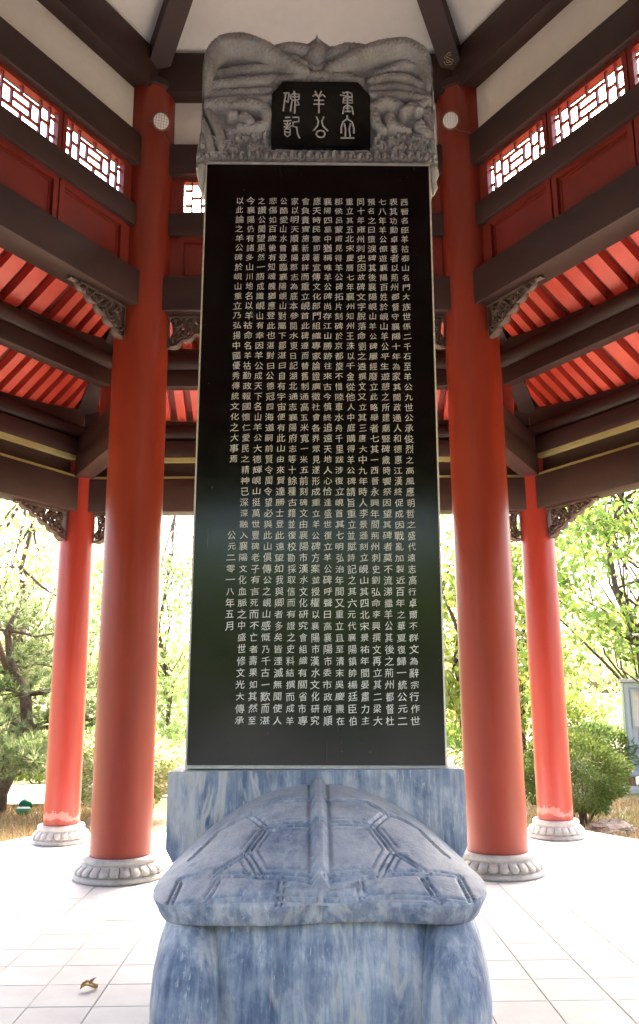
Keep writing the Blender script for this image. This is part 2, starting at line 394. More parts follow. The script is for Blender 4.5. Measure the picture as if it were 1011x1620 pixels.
for x, y in vis:
    link('tile', tme, floor, (x, y, random.uniform(-0.0012, 0.0008)))
for x, y in cand:
    if (x, y) not in vset:
        rest.add([(x + a, y + b, 0.0) for a, b in ((-hx, -hy), (hx, -hy), (hx, hy), (-hx, hy))], [(0, 1, 2, 3)])
o = rest.build('tile_field', M['tile'], floor); o['kind'] = 'stuff'

# ------------------------------------------------------------------ pavilion
pav = tag(empty('pavilion', (0, CY, 0)), 'hexagonal open pavilion with red columns, dark brown beams and red rafters around the stele', 'pavilion')
def corner(R, k): a = R_(60 * k); return (R * math.cos(a), R * math.sin(a))
# columns on carved stone bases
def base_mesh(s, petals=24):
    zt, zb = 0.130, 0.052
    prof = [(0.400, 0.0), (0.412, 0.010), (0.414, 0.030), (0.404, 0.043), (0.390, 0.050)]
    K = 14
    prof += [(0.345 + 0.055 * math.sin(math.pi * 0.5 * min(1, (i / K) * 1.25)) - 0.012 * max(0, (i / K - 0.8) / 0.2), zt - (zt - zb) * i / K) for i in range(K, -1, -1)]
    p0, p1 = 5, 5 + K
    prof += [(0.328, 0.136), (0.326, 0.143), (0.336, 0.150), (0.338, 0.168), (0.332, 0.182), (0.318, 0.190)]
    prof = [(r * s, z) for r, z in prof]
    def fn(r, z, a, i):
        if p0 <= i <= p1:
            d = abs(((a / (2 * math.pi) * petals) % 1.0) - 0.5) * 2; t = (zt - z) / (zt - zb)
            wp = 0.93 * math.sqrt(max(0.0, 1 - (t / 0.97) ** 5))
            groove = math.exp(-((wp - d) / 0.085) ** 2)
            inner = math.exp(-((wp - 0.30 - d) / 0.07) ** 2) * 0.35 if wp > 0.4 else 0
            bulge = 0.55 * (1 - (d / wp) ** 2) if d < wp else -0.55
            return r + s * 0.017 * (bulge - groove - inner) * min(1, (t + .1) * 4)
        return r
    b = MB(); b.lathe(prof, 360, fn=fn)
    return b.mesh('column_base', M['base_stone'], True, 70)
bi, bo = base_mesh(1.0, 26), base_mesh(0.76, 22)
def col_mesh(r, z0, z1, mat):
    c = MB(); prof = [(r, z0 + (z1 - z0) * i / 24) for i in range(25)]; c.lathe(prof, 48); return c.mesh('column', mat, True, 40)
ci = col_mesh(0.275, 0.186, 7.97, M['red_column']); co = col_mesh(0.197, 0.186, 4.605, M['red_column_peel'])
crown = MB(); crown.lathe([(0.285, 7.97), (0.295, 7.98), (0.295, 8.06), (0.285, 8.07)], 48); crm = crown.mesh('column_cap', M['brown'], True, 40)
for k in range(6):
    for R, cm, bm in ((R1, ci, bi), (R2, co, bo)):
        q = link('column', cm, pav, (*corner(R, k), 0), R_(37 * k))
        b = link('column_base', bm, q)
        if R == R1: link('column_cap', crm, q)

L1 = A1 * T30; L2 = A2 * T30
parts = {}
def wallpart(key, name, mb, mat, walls=range(6), smooth=True, angle=35):
    me = mb.mesh(name, mat, smooth, angle); res = []
    for k in walls:
        res.append(link(name, me, pav, None, R_(60 * k)))
    return res
def beam_wall(name, n, thick, z0, z1, L, mat=M['brown'], b=0.014):
    m = MB(); m.beam(-L, L, n - thick / 2, n + thick / 2, z0, z1, b); return wallpart(name, name, m, mat)
Le = L1 - 0.2; Lo = L2 - 0.12
beam_wall('upper_beam', A1, 0.24, 6.985, 7.36, Le, b=0.04)
beam_wall('middle_beam', A1, 0.20, 6.29, 6.54, Le, b=0.02)
beam_wall('main_beam', A1, 0.30, 5.41, 5.79, Le, b=0.015)
beam_wall('ring_beam', 2.865, 0.20, 7.93, 8.42, L1 + 0.0, b=0.012)
m = MB(); m.box(-Le, Le, A1 - 0.01, A1 + 0.04, 7.34, 7.95); wallpart('w', 'white_board', m, M['plaster'], smooth=False)
# outer ring
beam_wall('eave_beam', A2, 0.26, 3.72, 4.125, Lo, b=0.015)
m = MB(); m.box(-Lo, Lo, A2 - 0.03, A2 + 0.03, 4.12, 4.42); wallpart('b', 'backing_or_blocking_board', m, M['brown'], smooth=False)
m = MB(); m.box(-Lo, Lo, A2 - 0.105, A2 - 0.032, 4.125, 4.158); m.box(-Lo, Lo, A2 - 0.105, A2 - 0.032, 4.342, 4.394); wallpart('t', 'yellow_strip', m, M['ochre'], smooth=False)  # two plain ochre strips along the inner side of the eave beams
beam_wall('tie_plate', A2, 0.22, 4.395, 4.61, Lo, b=0.012)
def roundbar(n, z, r, L, seg=20):
    m = MB(); m.extrude_x([(n + r * math.cos(2 * math.pi * i / seg), z + r * math.sin(2 * math.pi * i / seg)) for i in range(seg)], -L, L); return m
wallpart('p', 'eave_purlin', roundbar(A2, 4.715, 0.108, L2 + 0.02), M['brown'])
AM = 3.87; LM = AM * T30
wallpart('p', 'middle_purlin', roundbar(AM, 5.265, 0.112, LM - 0.01), M['brown'])
m = MB(); m.beam(-LM + 0.06, LM - 0.06, AM - 0.07, AM + 0.07, 4.97, 5.165, 0.01); wallpart('p', 'purlin_plate', m, M['brown'])

# wall panels (three per side): red boards with raised mouldings, lattice above
def quad_frame(m, x0, x1, z0, z1, t, y0, y1):
    m.box(x0, x1, y0, y1, z0, z0 + t); m.box(x0, x1, y0, y1, z1 - t, z1)
    m.box(x0, x0 + t, y0, y1, z0 + t, z1 - t); m.box(x1 - t, x1, y0, y1, z0 + t, z1 - t)
PAN = [(-1.345, -0.475), (-0.455, 0.455), (0.475, 1.345)]
for (x0, x1) in PAN:
    zb, zt = 5.79, 6.29
    fr = MB(); quad_frame(fr, x0, x1, zb, zt, 0.055, A1 - 0.05, A1 + 0.02)
    fi = MB(); fi.box(x0 + .055, x1 - .055, A1 - 0.015, A1 + 0.01, zb + .055, zt - .055)
    md = MB(); quad_frame(md, x0 + .075, x1 - .075, zb + .075, zt - .075, 0.012, A1 - 0.024, A1 - 0.0152)
    me1, me2, me3 = fr.mesh('panel_frame', M['red_paint']), fi.mesh('panel_board', M['red_paint']), md.mesh('panel_moulding', M['red_paint'])
    # lattice
    lf = MB(); z0, z1 = 6.54, 6.985
    quad_frame(lf, x0, x1, z0, z1, 0.045, A1 - 0.045, A1 + 0.02)
    lb = MB(); bw, yb0, yb1 = 0.0095, A1 - 0.028, A1 + 0.004
    a0, a1, c0, c1 = x0 + .045, x1 - .045, z0 + .045, z1 - .045
    X = lambda u: a0 + u * (a1 - a0)
    Z = lambda v: c0 + v * (c1 - c0)
    def vb(u, v0, v1): lb.box(X(u) - bw, X(u) + bw, yb0, yb1, Z(v0), Z(v1))
    def hb(v, u0, u1): lb.box(X(u0) + bw, X(u1) - bw, yb0 + .002, yb1 - .002, Z(v) - bw, Z(v) + bw)
    for u in (.105, .235, .765, .895): vb(u, 0, 1)
    for v in (.25, .75): hb(v, 0, .105); hb(v, .895, 1); hb(v, .235, .765)
    hb(.5, .105, .235); hb(.5, .765, .895)
    vb(.5, .75, 1); vb(.5, 0, .25); vb(.37, .25, .75); vb(.63, .25, .75); hb(.5, .37, .63)
    bk = MB(); bk.box(a0, a1, A1 - 0.02, A1, c0, c1); bkm = bk.mesh('backing_or_blocking_board', M['red_paint'])
    ml1, ml2 = lf.mesh('lattice_panel', M['red_paint']), lb.mesh('lattice_bars', M['red_paint'])
    for k in range(6):
        q = link('wall_panel', me1, pav, None, R_(60 * k)); link('panel_board', me2, q); link('panel_moulding', me3, q)
        q = link('lattice_panel', ml1, pav, None, R_(60 * k))
        if k in (2, 3, 4): link('backing_or_blocking_board', bkm, q)  # unseen near walls: solid boards added to keep sky out of the stele reflection
        else: link('lattice_bars', ml2, q)
for x0, x1 in ((-1.46, -1.347), (-0.4735, -0.4565), (0.4565, 0.4735), (1.347, 1.46)):
    pm = MB(); pm.box(x0, x1, A1 - 0.03, A1 + 0.02, 5.79, 6.29); pm.box(x0, x1, A1 - 0.03, A1 + 0.02, 6.54, 6.985)
    me = pm.mesh('stile', M['red_paint'])
    for k in range(6): link('stile', me, pav, None, R_(60 * k))

# lower roof: soffit, rafters, hips
TIER = [(3.0, 5.93, 0.0), (3.87, 5.392, 0.12), (4.795, 4.838, 0.17), (5.95, 4.30, 0.42)]
def soff(n):
    for (n0, z0, l0), (n1, z1, l1) in zip(TIER, TIER[1:]):
        if n <= n1: t = (n - n0) / (n1 - n0); return z0 + t * (z1 - z0), l0 + t * (l1 - l0)
    return TIER[-1][1], TIER[-1][2]
def zs(s, n):
    z, l = soff(n); r = abs(s) / (n * T30); return z + l * max(0, (r - 0.45) / 0.55) ** 2
RH = 0.12
for (n0, n1, nm) in ((3.0, 3.87, 'upper'), (3.87, 5.95, 'lower')):
    m = MB(); NS, NN = 36, 8
    for top in (0, 1):
        vs = []
        for j in range(NN + 1):
            nn = n0 + (n1 - n0) * j / NN
            for i in range(NS + 1):
                s_ = (-1 + 2 * i / NS) * nn * T30
                vs.append((s_, nn, zs(s_, nn) + RH + 0.12 * top))
        fs = [(j * (NS + 1) + i, j * (NS + 1) + i + 1, (j + 1) * (NS + 1) + i + 1, (j + 1) * (NS + 1) + i) for j in range(NN) for i in range(NS)]
        m.add(vs, fs)
    K = (NS + 1) * (NN + 1); fs = []
    for i in range(NS): fs += [(i, i + 1, K + i + 1, K + i), (K - NS - 1 + i, K - NS + i, 2 * K - NS + i, 2 * K - NS - 1 + i)]
    m.add([], []); m.f += fs
    wallpart('s', 'roof_slab', m, M['red_paint'], smooth=False)  # soffit red darker than the rafters: gap shade put into its colour
def rafter_positions():
    pos = []; s_ = 0.0; pos.append((0.0, 0.165))
    while s_ < 3.4:
        pitch = 0.268 if s_ < 1.15 else 0.185
        s_ += pitch; wd = 0.165 if s_ < 1.2 else 0.105
        pos += [(s_, wd), (-s_, wd)]
    return pos
VISW = (0, 1, 5)
for (n0, n1) in ((3.02, 3.86), (3.88, 5.9)):
    for s_, wd in rafter_positions():
        # slight fan towards the corner
        fan = 0.0 if abs(s_) < 1.15 else (abs(s_) - 1.15) * 0.10
        sg = 1 if s_ >= 0 else -1
        a0 = max(n0, (abs(s_) + 0.06) / T30)
        if a0 > n1 - 0.12: continue
        r = MB(); NS = 4; vs = []
        for i in range(NS + 1):
            nn = a0 + (n1 - a0) * i / NS; cs = s_ + sg * fan * (nn - n0) / (n1 - n0)
            lim = nn * T30 - 0.01
            for sx, dz in ((-1, 0), (1, 0), (1, RH), (-1, RH)):
                ss = max(-lim, min(lim, cs + sx * wd / 2)); vs.append((ss, nn, zs(ss, nn) + dz - (0.0 if dz else 0)))
        fs = [(3, 2, 1, 0), tuple(NS * 4 + q for q in range(4))]
        for i in range(NS):
            for q in range(4): fs.append((i * 4 + q, i * 4 + (q + 1) % 4, (i + 1) * 4 + (q + 1) % 4, (i + 1) * 4 + q))
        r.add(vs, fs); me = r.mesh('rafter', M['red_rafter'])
        for k in VISW: link('rafter', me, pav, None, R_(60 * k))
# dark wedges that lift the rafters near the corners
for nn, zt in ((AM, 5.37), (A2, 4.815)):
    for sg in (-1, 1):
        m = MB(); K = 10; prev = []
        s0, s1 = nn * T30 * 0.40, nn * T30 - 0.03
        pts = [(s0 + (s1 - s0) * i / K) for i in range(K + 1)]
        poly = [(sg * q, zs(q, nn - 0.045) - 0.004) for q in pts] + [(sg * q, zt - 0.03) for q in reversed(pts)]
        m.prism(poly, nn - 0.045, nn + 0.045)
        me = m.mesh('corner_wedge', M['brown'])
        for k in VISW: link('corner_wedge', me, pav, None, R_(60 * k))
# per corner: hip beam, tie beam from inner to outer column, short post
for k in range(6):
    a = R_(60 * k)
    m = MB(); pts = []
    vs = []; Rs = [3.45, 4.0, AM / C30, 5.0, R2, 6.2, 6.85]
    for R in Rs:
        n_ = R * C30; z = zs(n_ * T30, n_)
        zb = z - 0.05 - 0.03
        for y_, z_ in ((-.10, zb), (.10, zb), (.10, z + .10), (-.10, z + .10)): vs.append((R, y_, z_))
    fs = [(3, 2, 1, 0), tuple((len(Rs) - 1) * 4 + q for q in range(4))]
    for i in range(len(Rs) - 1):
        for q in range(4): fs.append((i * 4 + q, i * 4 + (q + 1) % 4, (i + 1) * 4 + (q + 1) % 4, (i + 1) * 4 + q))
    m.add(vs, fs)
    m.build('hip_beam', M['brown'], pav).rotation_euler.z = a
    t = MB(); t.beam(R1 + 0.2, R2 - 0.14, -0.11, 0.11, 4.135, 4.40, 0.012); t.build('tie_beam', M['brown'], pav, True, 35).rotation_euler.z = a
    t = MB(); t.beam(R1 + 0.2, R2 - 0.05, -0.095, 0.095, 4.402, 4.64, 0.012); t.build('tie_beam', M['brown'], pav, True, 35).rotation_euler.z = a
    t = MB(); t.lathe([(0.095, 4.63), (0.095, 5.20)], 20, (AM / C30, 0)); t.build('short_post', M['red_paint'], pav, True, 40).rotation_euler.z = a
    # upper hip beam under the white ceiling
    h = MB(); vs = []
    for R, z in ((R1 + 0.05, 8.06), (0.12, 9.90)):
        for y_, dz in ((-.115, 0), (.115, 0), (.115, .34), (-.115, .34)): vs.append((R, y_, z + dz))
    h.add(vs, [(3, 2, 1, 0), (4, 5, 6, 7), (0, 1, 5, 4), (1, 2, 6, 5), (2, 3, 7, 6), (3, 0, 4, 7)])
    h.build('ceiling_hip_beam', M['brown'], pav).rotation_euler.z = a
# ceiling panels and upper roof
m = MB(); n0 = 2.9
m.add([(-n0 * T30, n0, 8.40), (n0 * T30, n0, 8.40), (0.0, 0.0, 10.16), (-n0 * T30, n0, 8.48), (n0 * T30, n0, 8.48), (0, 0, 10.24)], [(0, 2, 1), (3, 4, 5), (0, 1, 4, 3), (1, 2, 5, 4), (2, 0, 3, 5)])
wallpart('c', 'ceiling_board', m, M['plaster'], smooth=False)
m = MB(); n0 = 3.95
m.add([(-n0 * T30, n0, 7.95), (n0 * T30, n0, 7.95), (2.9 * T30, 2.9, 8.62), (-2.9 * T30, 2.9, 8.62), (-n0 * T30, n0, 8.1), (n0 * T30, n0, 8.1), (0, 0, 10.7)],
      [(0, 3, 2, 1), (4, 5, 6), (0, 1, 5, 4), (1, 2, 6, 5), (3, 0, 4, 6), (2, 3, 6)])
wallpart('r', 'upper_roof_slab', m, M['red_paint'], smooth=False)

# carved brackets under the beams
def spiral(cx, cz, r0, r1, a0, turns, n=22, d=1):
    return [(cx + (r0 + (r1 - r0) * i / n) * math.cos(R_(a0) + d * turns * 2 * math.pi * i / n), 0, cz + (r0 + (r1 - r0) * i / n) * math.sin(R_(a0) + d * turns * 2 * math.pi * i / n)) for i in range(n + 1)]
def bracket_mesh(L, H):
    m = MB(); fl = 1.5; sx, sz = L / .74, H / .36
    m.box(0, L * .97, -0.03, 0.03, -0.022, -0.001); m.box(0, 0.024, -0.03, 0.03, -H, -0.0225)
    edge = []; K = 64; rad = []
    for i in range(K + 1):
        t = i / K; u = 0.03 + (L - 0.03) * t
        base = -H * (1 - t) ** 0.95 + 0.02 * math.sin(t * math.pi)
        lob = abs(math.sin(t * math.pi * 5.5))
        edge.append((u + 0.012 * lob, 0, min(-0.012, base - 0.026 * lob + .012))); rad.append((0.020 + 0.010 * lob) * (1 - .35 * t))
    m.tube(edge, rad, 7, fl)
    for cx, cz, r, d, a in ((.12, -.19, .075, 1, 200), (.10, -.075, .060, -1, 20), (.235, -.085, .068, 1, 100), (.36, -.075, .055, -1, 40), (.47, -.058, .042, 1, 120), (.57, -.042, .030, -1, 0), (.64, -.03, .02, 1, 0), (.065, -.275, .045, -1, 80), (.20, -.185, .050, -1, 300), (.30, -.15, .036, 1, 10)):
        cx *= sx; cz *= sz; off = random.uniform(-.012, .012)
        m.tube([(p[0], off, p[2]) for p in spiral(cx, cz, r, 0.012, a, 1.5, 20, d)], [0.017 + 0.007 * math.sin(i * 0.7) for i in range(21)], 6, fl)
        m.tube([(cx - .004, -.05, cz), (cx, -.02, cz), (cx + .004, .05, cz)], .013, 6)
    for k in range(9):   # leaf tongues
        t = k / 9; u0 = (.05 + .58 * t) * sx; z0 = -.03 * sz; z1 = -(.30 * (1 - t) ** 1.1 + .02) * sz
        m.tube([(u0, .01, z0), (u0 + .03, .0, (z0 + z1) / 2), (u0 - .01, -.01, z1)], [.012, .019, .008], 5, fl)
    return m.mesh('carved_bracket', M['carved_wood'], True, 60)
b1 = bracket_mesh(0.74, 0.35); b2 = bracket_mesh(0.76, 0.35)
for k in VISW:
    for sg in (-1, 1):
        for me, n_, Lc, z in ((b1, A1, L1 - 0.262, 5.408), (b2, A2, L2 - 0.185, 3.718)):
            q = link('carved_bracket', me, pav)
            mat = Matrix.Rotation(R_(60 * k), 4, 'Z') @ Matrix.Translation((sg * Lc, n_, z)) @ Matrix.Diagonal((-sg, 1, 1, 1))
            q.matrix_local = mat
# small painted mark on a ceiling hip beam
mk = MB()
def ribbon(m, pts, hw, y=0.0, closed=False):
    pts = [Vector((a, b)) for a, b in pts]; n = len(pts); Ls = []; Rs = []
    for i, q in enumerate(pts):
        d = pts[min(i + 1, n - 1)] - pts[max(i - 1, 0)]
        if closed and i in (0, n - 1): d = pts[1] - pts[n - 2]
        d = d.normalized() if d.length > 0 else Vector((1, 0)); nn = Vector((-d.y, d.x)) * hw
        e = 0
        Ls.append((q.x + nn.x, y, q.y + nn.y)); Rs.append((q.x - nn.x, y, q.y - nn.y))
    m.add(Ls + Rs, [(i, i + 1, n + i + 1, n + i) for i in range(n - 1)])

# ------------------------------------------------------------------ stele
XC = 0.042
stele = empty('stele', (XC, 5.0, 1.172)); stele.rotation_euler.y = R_(0.58)
tag(stele, 'tall black granite stele with columns of engraved Chinese characters and a carved grey dragon cap', 'stele')
SZ = 5.06 - 1.172          # slab height; local z=0 at the foot, local y=0 is the front face
slab = MB()
poly = [(-.755, 0.012), (-.743, 0.0), (.743, 0.0), (.755, .012), (.755, .33), (-.755, .33)]
slab.prism_z(poly, 0.0, SZ + 0.02); slab.build('slab', M['edge_stone'], stele)
fa = MB(); fa.add([(-.742, 0, .02), (.742, 0, .02), (.742, 0, SZ - .004), (-.742, 0, SZ - .004), (-.742, -.006, .02), (.742, -.006, .02), (.742, -.006, SZ - .004), (-.742, -.006, SZ - .004)],
                  [(4, 5, 6, 7), (0, 1, 5, 4), (1, 2, 6, 5), (2, 3, 7, 6), (3, 0, 4, 7)])
face = fa.build('face', M['granite'], stele)
COLS = ['西晉名臣羊祜泰山名門大族世係二千石至羊公九世公承俊烈之高風應明哲之盛代遠志高行卓爾不群文為辭宗行作世',
 '表其功勳卓著者以荊州都督守襄陽十年為家其間政通人和德惠江漢終促成因戰亂加製近百年之華夏復歸一統公元二',
 '七八年羊公僚遊襄陽百姓於峴山羊公平生遊憩之所建廟豎碑歲時饗祭因望其碑者莫不流涕繼羊公其後之荊州都督杜',
 '預名之曰墮淚碑其後襄陽峴山羊公碑屢經廢立此略舉者七其一西晉永興年間荊州刺史劉弘命李興撰文再立其二梁大',
 '同十年雍州刺史因故碑文字脫落命劉之遴撰文又立其三唐大中九年時人李景遜刻立峴山其四北宋景祐年間晏肅力主',
 '重立其五北宋慶曆七年襄州知州王洙以千金從他人中庭購得羊公碑請旨重立並賦詩記之其六元代襄陽鎮帥楊廷臣伯',
 '郡侯呂蒙甫見得羊公碑拓片刻碑於京都旋不惜陸車水舟千里跋涉復立峴首其七明弘治年間又重立且至清末吳慶燾在',
 '襄陽四墓中猶稱唯羊公碑尚存江山勝跡往來古今慎終追遠天地人心恰逢盛世復立羊公碑呼聲日高襄陽市委市政府順',
 '應天時民意即著宣傳文化部門組織專家論證廣徵社會各界眾見遂形成重立羊公碑方案並授權以襄陽市漢水文化研究',
 '會負責實施新碑詳而重立峴首此碑遵而替舊制通高五米寬一米五前刻碑文由襄陽市漢水文化研究會組織有關省市專',
 '家以明天順襄陽郡志為底本參閱水東日記湖北通志襄陽府志等十餘種古籍並復校勘採取信而有證之史料結撰而成羊',
 '公酷愛山水曾登臨襄陽峴山對屬下鄒湛曰自有宇宙便有此山由來賢達勝士登此遠望如我與卿者多矣皆湮滅無聞使人',
 '悲傷如百歲後有知魂魄猶應登此也湛對曰公德冠四海道嗣前賢令聞令望必與此山俱傳公之峴山感慨乃千古一歎而湛',
 '之讚公聞望果然一語成讖峴山有幸因羊公成天下名山羊公大德輝峴山挺萬世豐碑老子有言死而不亡者壽果如其然至',
 '今襄陽仍有諸多山川地名以羊祜命名羊祜勤政報國懷仁愛民之精神已深深融入襄陽文化血脈之中盛世修文光大傳承',
 '以此論之羊公碑於峴山重立乃弘揚中國優秀傳統文化之大事焉　　　　　　公元二零一八年五月']
ROWS = 50
cols = [c.ljust(ROWS, '　')[:ROWS] for c in COLS][::-1]
cu = bpy.data.curves.new('inscription', 'FONT'); cu.body = '\n'.join(''.join(c[r] for c in cols) for r in range(ROWS))
cu.resolution_u = 2; cu.offset = 0.0
to = bpy.data.objects.new('inscription_text', cu); COL.objects.link(to); bpy.context.view_layer.update()
me = bpy.data.meshes.new_from_object(to); bpy.data.objects.remove(to); bpy.data.curves.remove(cu)
me.name = 'inscription'
nv = len(me.vertices); P = np.empty(nv * 3); me.vertices.foreach_get('co', P); P = P.reshape(-1, 3)
ci_ = np.floor(P[:, 0]).astype(int); ri_ = np.floor(-(P[:, 1] - 0.90)).astype(int)
u = P[:, 0] - ci_ - 0.5; v = P[:, 1] + ri_ - 0.38
rng = np.random.RandomState(3); J = rng.uniform(-1, 1, (ROWS + 2, 20, 4))
j = J[np.clip(ri_, 0, ROWS), np.clip(ci_, 0, 19)]
u2 = u * (1 + .12 * j[:, 0]) + v * .06 * j[:, 3]; v2 = v * (1 + .12 * j[:, 1]) * 0.93 + u2 * (0.09 + .05 * j[:, 2])
PX, PZ = 1.090 / 15, (4.786 - 1.44) / 49
X = -0.545 + 0.028 + ci_ * PX + u2 * 0.0545 + j[:, 2] * .0026
Z = (4.786 - 1.172) - ri_ * PZ + v2 * 0.0575 + j[:, 3] * .0018
faces = [tuple(p_.vertices) for p_ in me.polygons]; bpy.data.meshes.remove(me)
tb = MB()
for li, (dx, dz) in enumerate(((0, 0),)):
    tb.add(np.stack([X + dx, np.full(nv, -0.0072 - .0003 * li), Z + dz], 1).tolist(), faces)
tb.build('inscription', M['gilt'], face)

# dragon cap: carved relief
def cpx(px, py): return ((px - 503.5) * 0.00432, 5.057 - 1.172 + (262 - py) * 0.00494)
OUT = [(313, 262), (312, 240), (314, 225), (318, 200), (317, 170), (319, 130), (322, 100), (330, 82), (345, 68), (365, 61), (398, 60), (415, 66), (428, 70), (445, 66), (468, 64), (480, 62), (488, 58), (495, 53), (501, 49), (507, 53), (514, 58), (522, 63), (545, 63), (570, 65), (592, 71), (604, 67), (620, 62), (640, 60), (660, 65), (676, 80), (684, 100), (688, 130), (690, 170), (690, 210), (692, 240), (692, 262)]
outl = [cpx(*q) for q in OUT]
top = outl[4:-4]
tx = np.array([q[0] for q in top]); tz = np.array([q[1] for q in top]); order = np.argsort(tx); tx, tz = tx[order], tz[order]
XL, XR = -.823, .815; ZB = SZ - 0.012
NX, NZ = 300, 210
uu = np.linspace(0, 1, NX); vv = np.linspace(0, 1, NZ)
def edge_x(z, left):
    e = [q for q in (outl[:8] if left else outl[-8:])]
    zz = np.array([q[1] for q in e]); xx = np.array([q[0] for q in e]); oo = np.argsort(zz); return np.interp(z, zz[oo], xx[oo])
base_x = np.linspace(XL + .006, XR - .006, NX)
ztop = np.interp(base_x, tx, tz)
GZt = ZB + vv[:, None] * (ztop[None, :] - ZB)
xl = edge_x(GZt[:, :1], True); xr = edge_x(GZt[:, -1:], False)
GX = xl + (base_x[None, :] - base_x[0]) / (base_x[-1] - base_x[0]) * (xr - xl)
GX[:] = np.where(vv[:, None] > .0, GX, GX)
Hh = np.zeros_like(GX)
def seg_dist(ax, az, bx, bz):
    dx, dz = bx - ax, bz - az; L2_ = dx * dx + dz * dz + 1e-12
    t = np.clip(((GX - ax) * dx + (GZt - az) * dz) / L2_, 0, 1)
    return np.hypot(GX - ax - t * dx, GZt - az - t * dz), t
TUBES = [([(320, 150), (328, 100), (350, 80), (385, 76), (420, 86), (455, 104), (482, 112)], [15, 18, 19, 19, 17, 13, 9], 1.0),
 ([(330, 118), (360, 116), (400, 108), (432, 104)], [8, 10, 10, 7], .8), ([(322, 140), (370, 132), (420, 126), (432, 120)], [10, 11, 9, 6], .9),
 ([(322, 152), (370, 147), (428, 142)], [9, 9, 7], .85), ([(320, 168), (375, 160), (430, 156)], [11, 10, 8], .9),
 ([(420, 84), (455, 74), (488, 76)], [11, 12, 10], .8), ([(440, 96), (462, 92), (480, 100)], [8, 10, 8], .9),
 ([(524, 106), (560, 96), (600, 82), (642, 78), (672, 94), (684, 134)], [10, 15, 17, 18, 17, 13], 1.0),
 ([(520, 84), (548, 76), (580, 78), (606, 90)], [10, 13, 12, 8], .8), ([(600, 112), (640, 100), (668, 106), (684, 128)], [7, 11, 11, 8], .85),
 ([(588, 124), (622, 116), (652, 122), (684, 138)], [7, 8, 8, 7], .9), ([(588, 136), (630, 130), (684, 148)], [6, 7, 7], .8), ([(586, 150), (630, 148), (686, 156)], [8, 9, 9], .9),
 ([(326, 172), (340, 192), (350, 216), (352, 240)], [7, 8, 8, 6], .9), ([(320, 190), (330, 215), (338, 240)], [7, 8, 7], .9), ([(336, 168), (356, 166), (372, 176)], [9, 10, 8], .9),
 ([(372, 170), (395, 168), (420, 176), (424, 196), (404, 204), (380, 202)], [10, 13, 12, 10, 9, 8], 1.0), ([(366, 184), (374, 184)], [8, 8], 1.3), ([(388, 188), (396, 196)], [10, 10], 1.2),
 ([(362, 206), (400, 208), (426, 202)], [6, 6, 5], .9),
 ([(592, 170), (610, 164), (634, 166)], [10, 13, 9], 1.0), ([(594, 176), (592, 192), (606, 204)], [9, 10, 8], 1.0), ([(616, 184), (618, 200), (646, 204)], [9, 10, 7], 1.0),
 ([(640, 178), (650, 170)], [10, 9], 1.2), ([(656, 168), (676, 160)], [9, 8], 1.0), ([(660, 176), (664, 174)], [8, 8], 1.3), ([(664, 196), (676, 210)], [10, 9], .9), ([(676, 170), (684, 200), (684, 236)], [8, 8, 7], .8),
 ([(484, 84), (490, 100), (502, 106), (514, 100), (520, 84)], [5, 6, 6, 6, 5], .8), ([(440, 122), (470, 117), (502, 116), (540, 117), (572, 122)], [7, 8, 9, 8, 7], .7)]
PXM = 0.0043
for pts, rad, k in TUBES:
    q = [cpx(*a) for a in pts]
    # smooth resample
    tt = np.linspace(0, len(q) - 1, (len(q) - 1) * 5 + 1); qi = np.arange(len(q))
    sx = np.interp(tt, qi, [a[0] for a in q]); sz = np.interp(tt, qi, [a[1] for a in q]); sr = np.interp(tt, qi, rad)
    ker = np.array([.25, .5, .25])
    for _ in range(3):
        sx[1:-1] = np.convolve(sx, ker, 'valid'); sz[1:-1] = np.convolve(sz, ker, 'valid')
    arc = 0.0
    for i in range(len(sx) - 1):
        d, t = seg_dist(sx[i], sz[i], sx[i + 1], sz[i + 1])
        r = (sr[i] + (sr[i + 1] - sr[i]) * t) * PXM * 1.05
        ll = math.hypot(sx[i + 1] - sx[i], sz[i + 1] - sz[i])
        hh = k * np.sqrt(np.maximum(r * r - d * d, 0)) * 1.95
        sc = 0.0060 * np.sin((arc + t * ll) * 2 * math.pi / .030 + d / r * 3) * np.cos(d / r * 9) * (hh > 0.02)
        arc += ll
        Hh = np.maximum(Hh, hh + sc)
# pearl
px, pz = cpx(502, 82); d = np.hypot(GX - px, GZt - pz); Hh = np.maximum(Hh, np.sqrt(np.maximum(.085 ** 2 - d * d, 0)) * 1.05)
dd = np.abs(GX - cpx(501, 0)[0]); fz = (GZt - cpx(0, 82)[1]); flame = np.maximum(0, .065 * (1 - dd / (.075 * np.maximum(1 - fz / .17, .02)))) * (fz > 0); Hh = np.maximum(Hh, flame)
# cloud curls
rr = random.Random(5); curls = []
for i in range(29): curls.append((318 + i * 13.2, 243 + rr.uniform(-2, 2), 8.0))
for i in range(26): curls.append((rr.uniform(355, 425), rr.uniform(208, 234), rr.uniform(6, 9)))
for i in range(30): curls.append((rr.uniform(592, 682), rr.uniform(206, 234), rr.uniform(6, 9)))
for i in range(10): curls.append((rr.uniform(318, 350), rr.uniform(215, 236), rr.uniform(6, 9)))
for i in range(14): curls.append((rr.uniform(445, 560), rr.uniform(108, 124), rr.uniform(5, 7)))
for a, b, r in curls:
    cx, cz = cpx(a, b); r *= PXM; d = np.hypot(GX - cx, GZt - cz); th = np.arctan2(GZt - cz, GX - cx)
    spiral_h = 0.030 + 0.020 * np.cos(d / r * 2 * math.pi * 1.3 + th)
    Hh = np.where((d < r) & (Hh < .04), np.maximum(Hh, spiral_h * np.sqrt(np.maximum(1 - (d / r) ** 2, 0)) + .008), Hh)
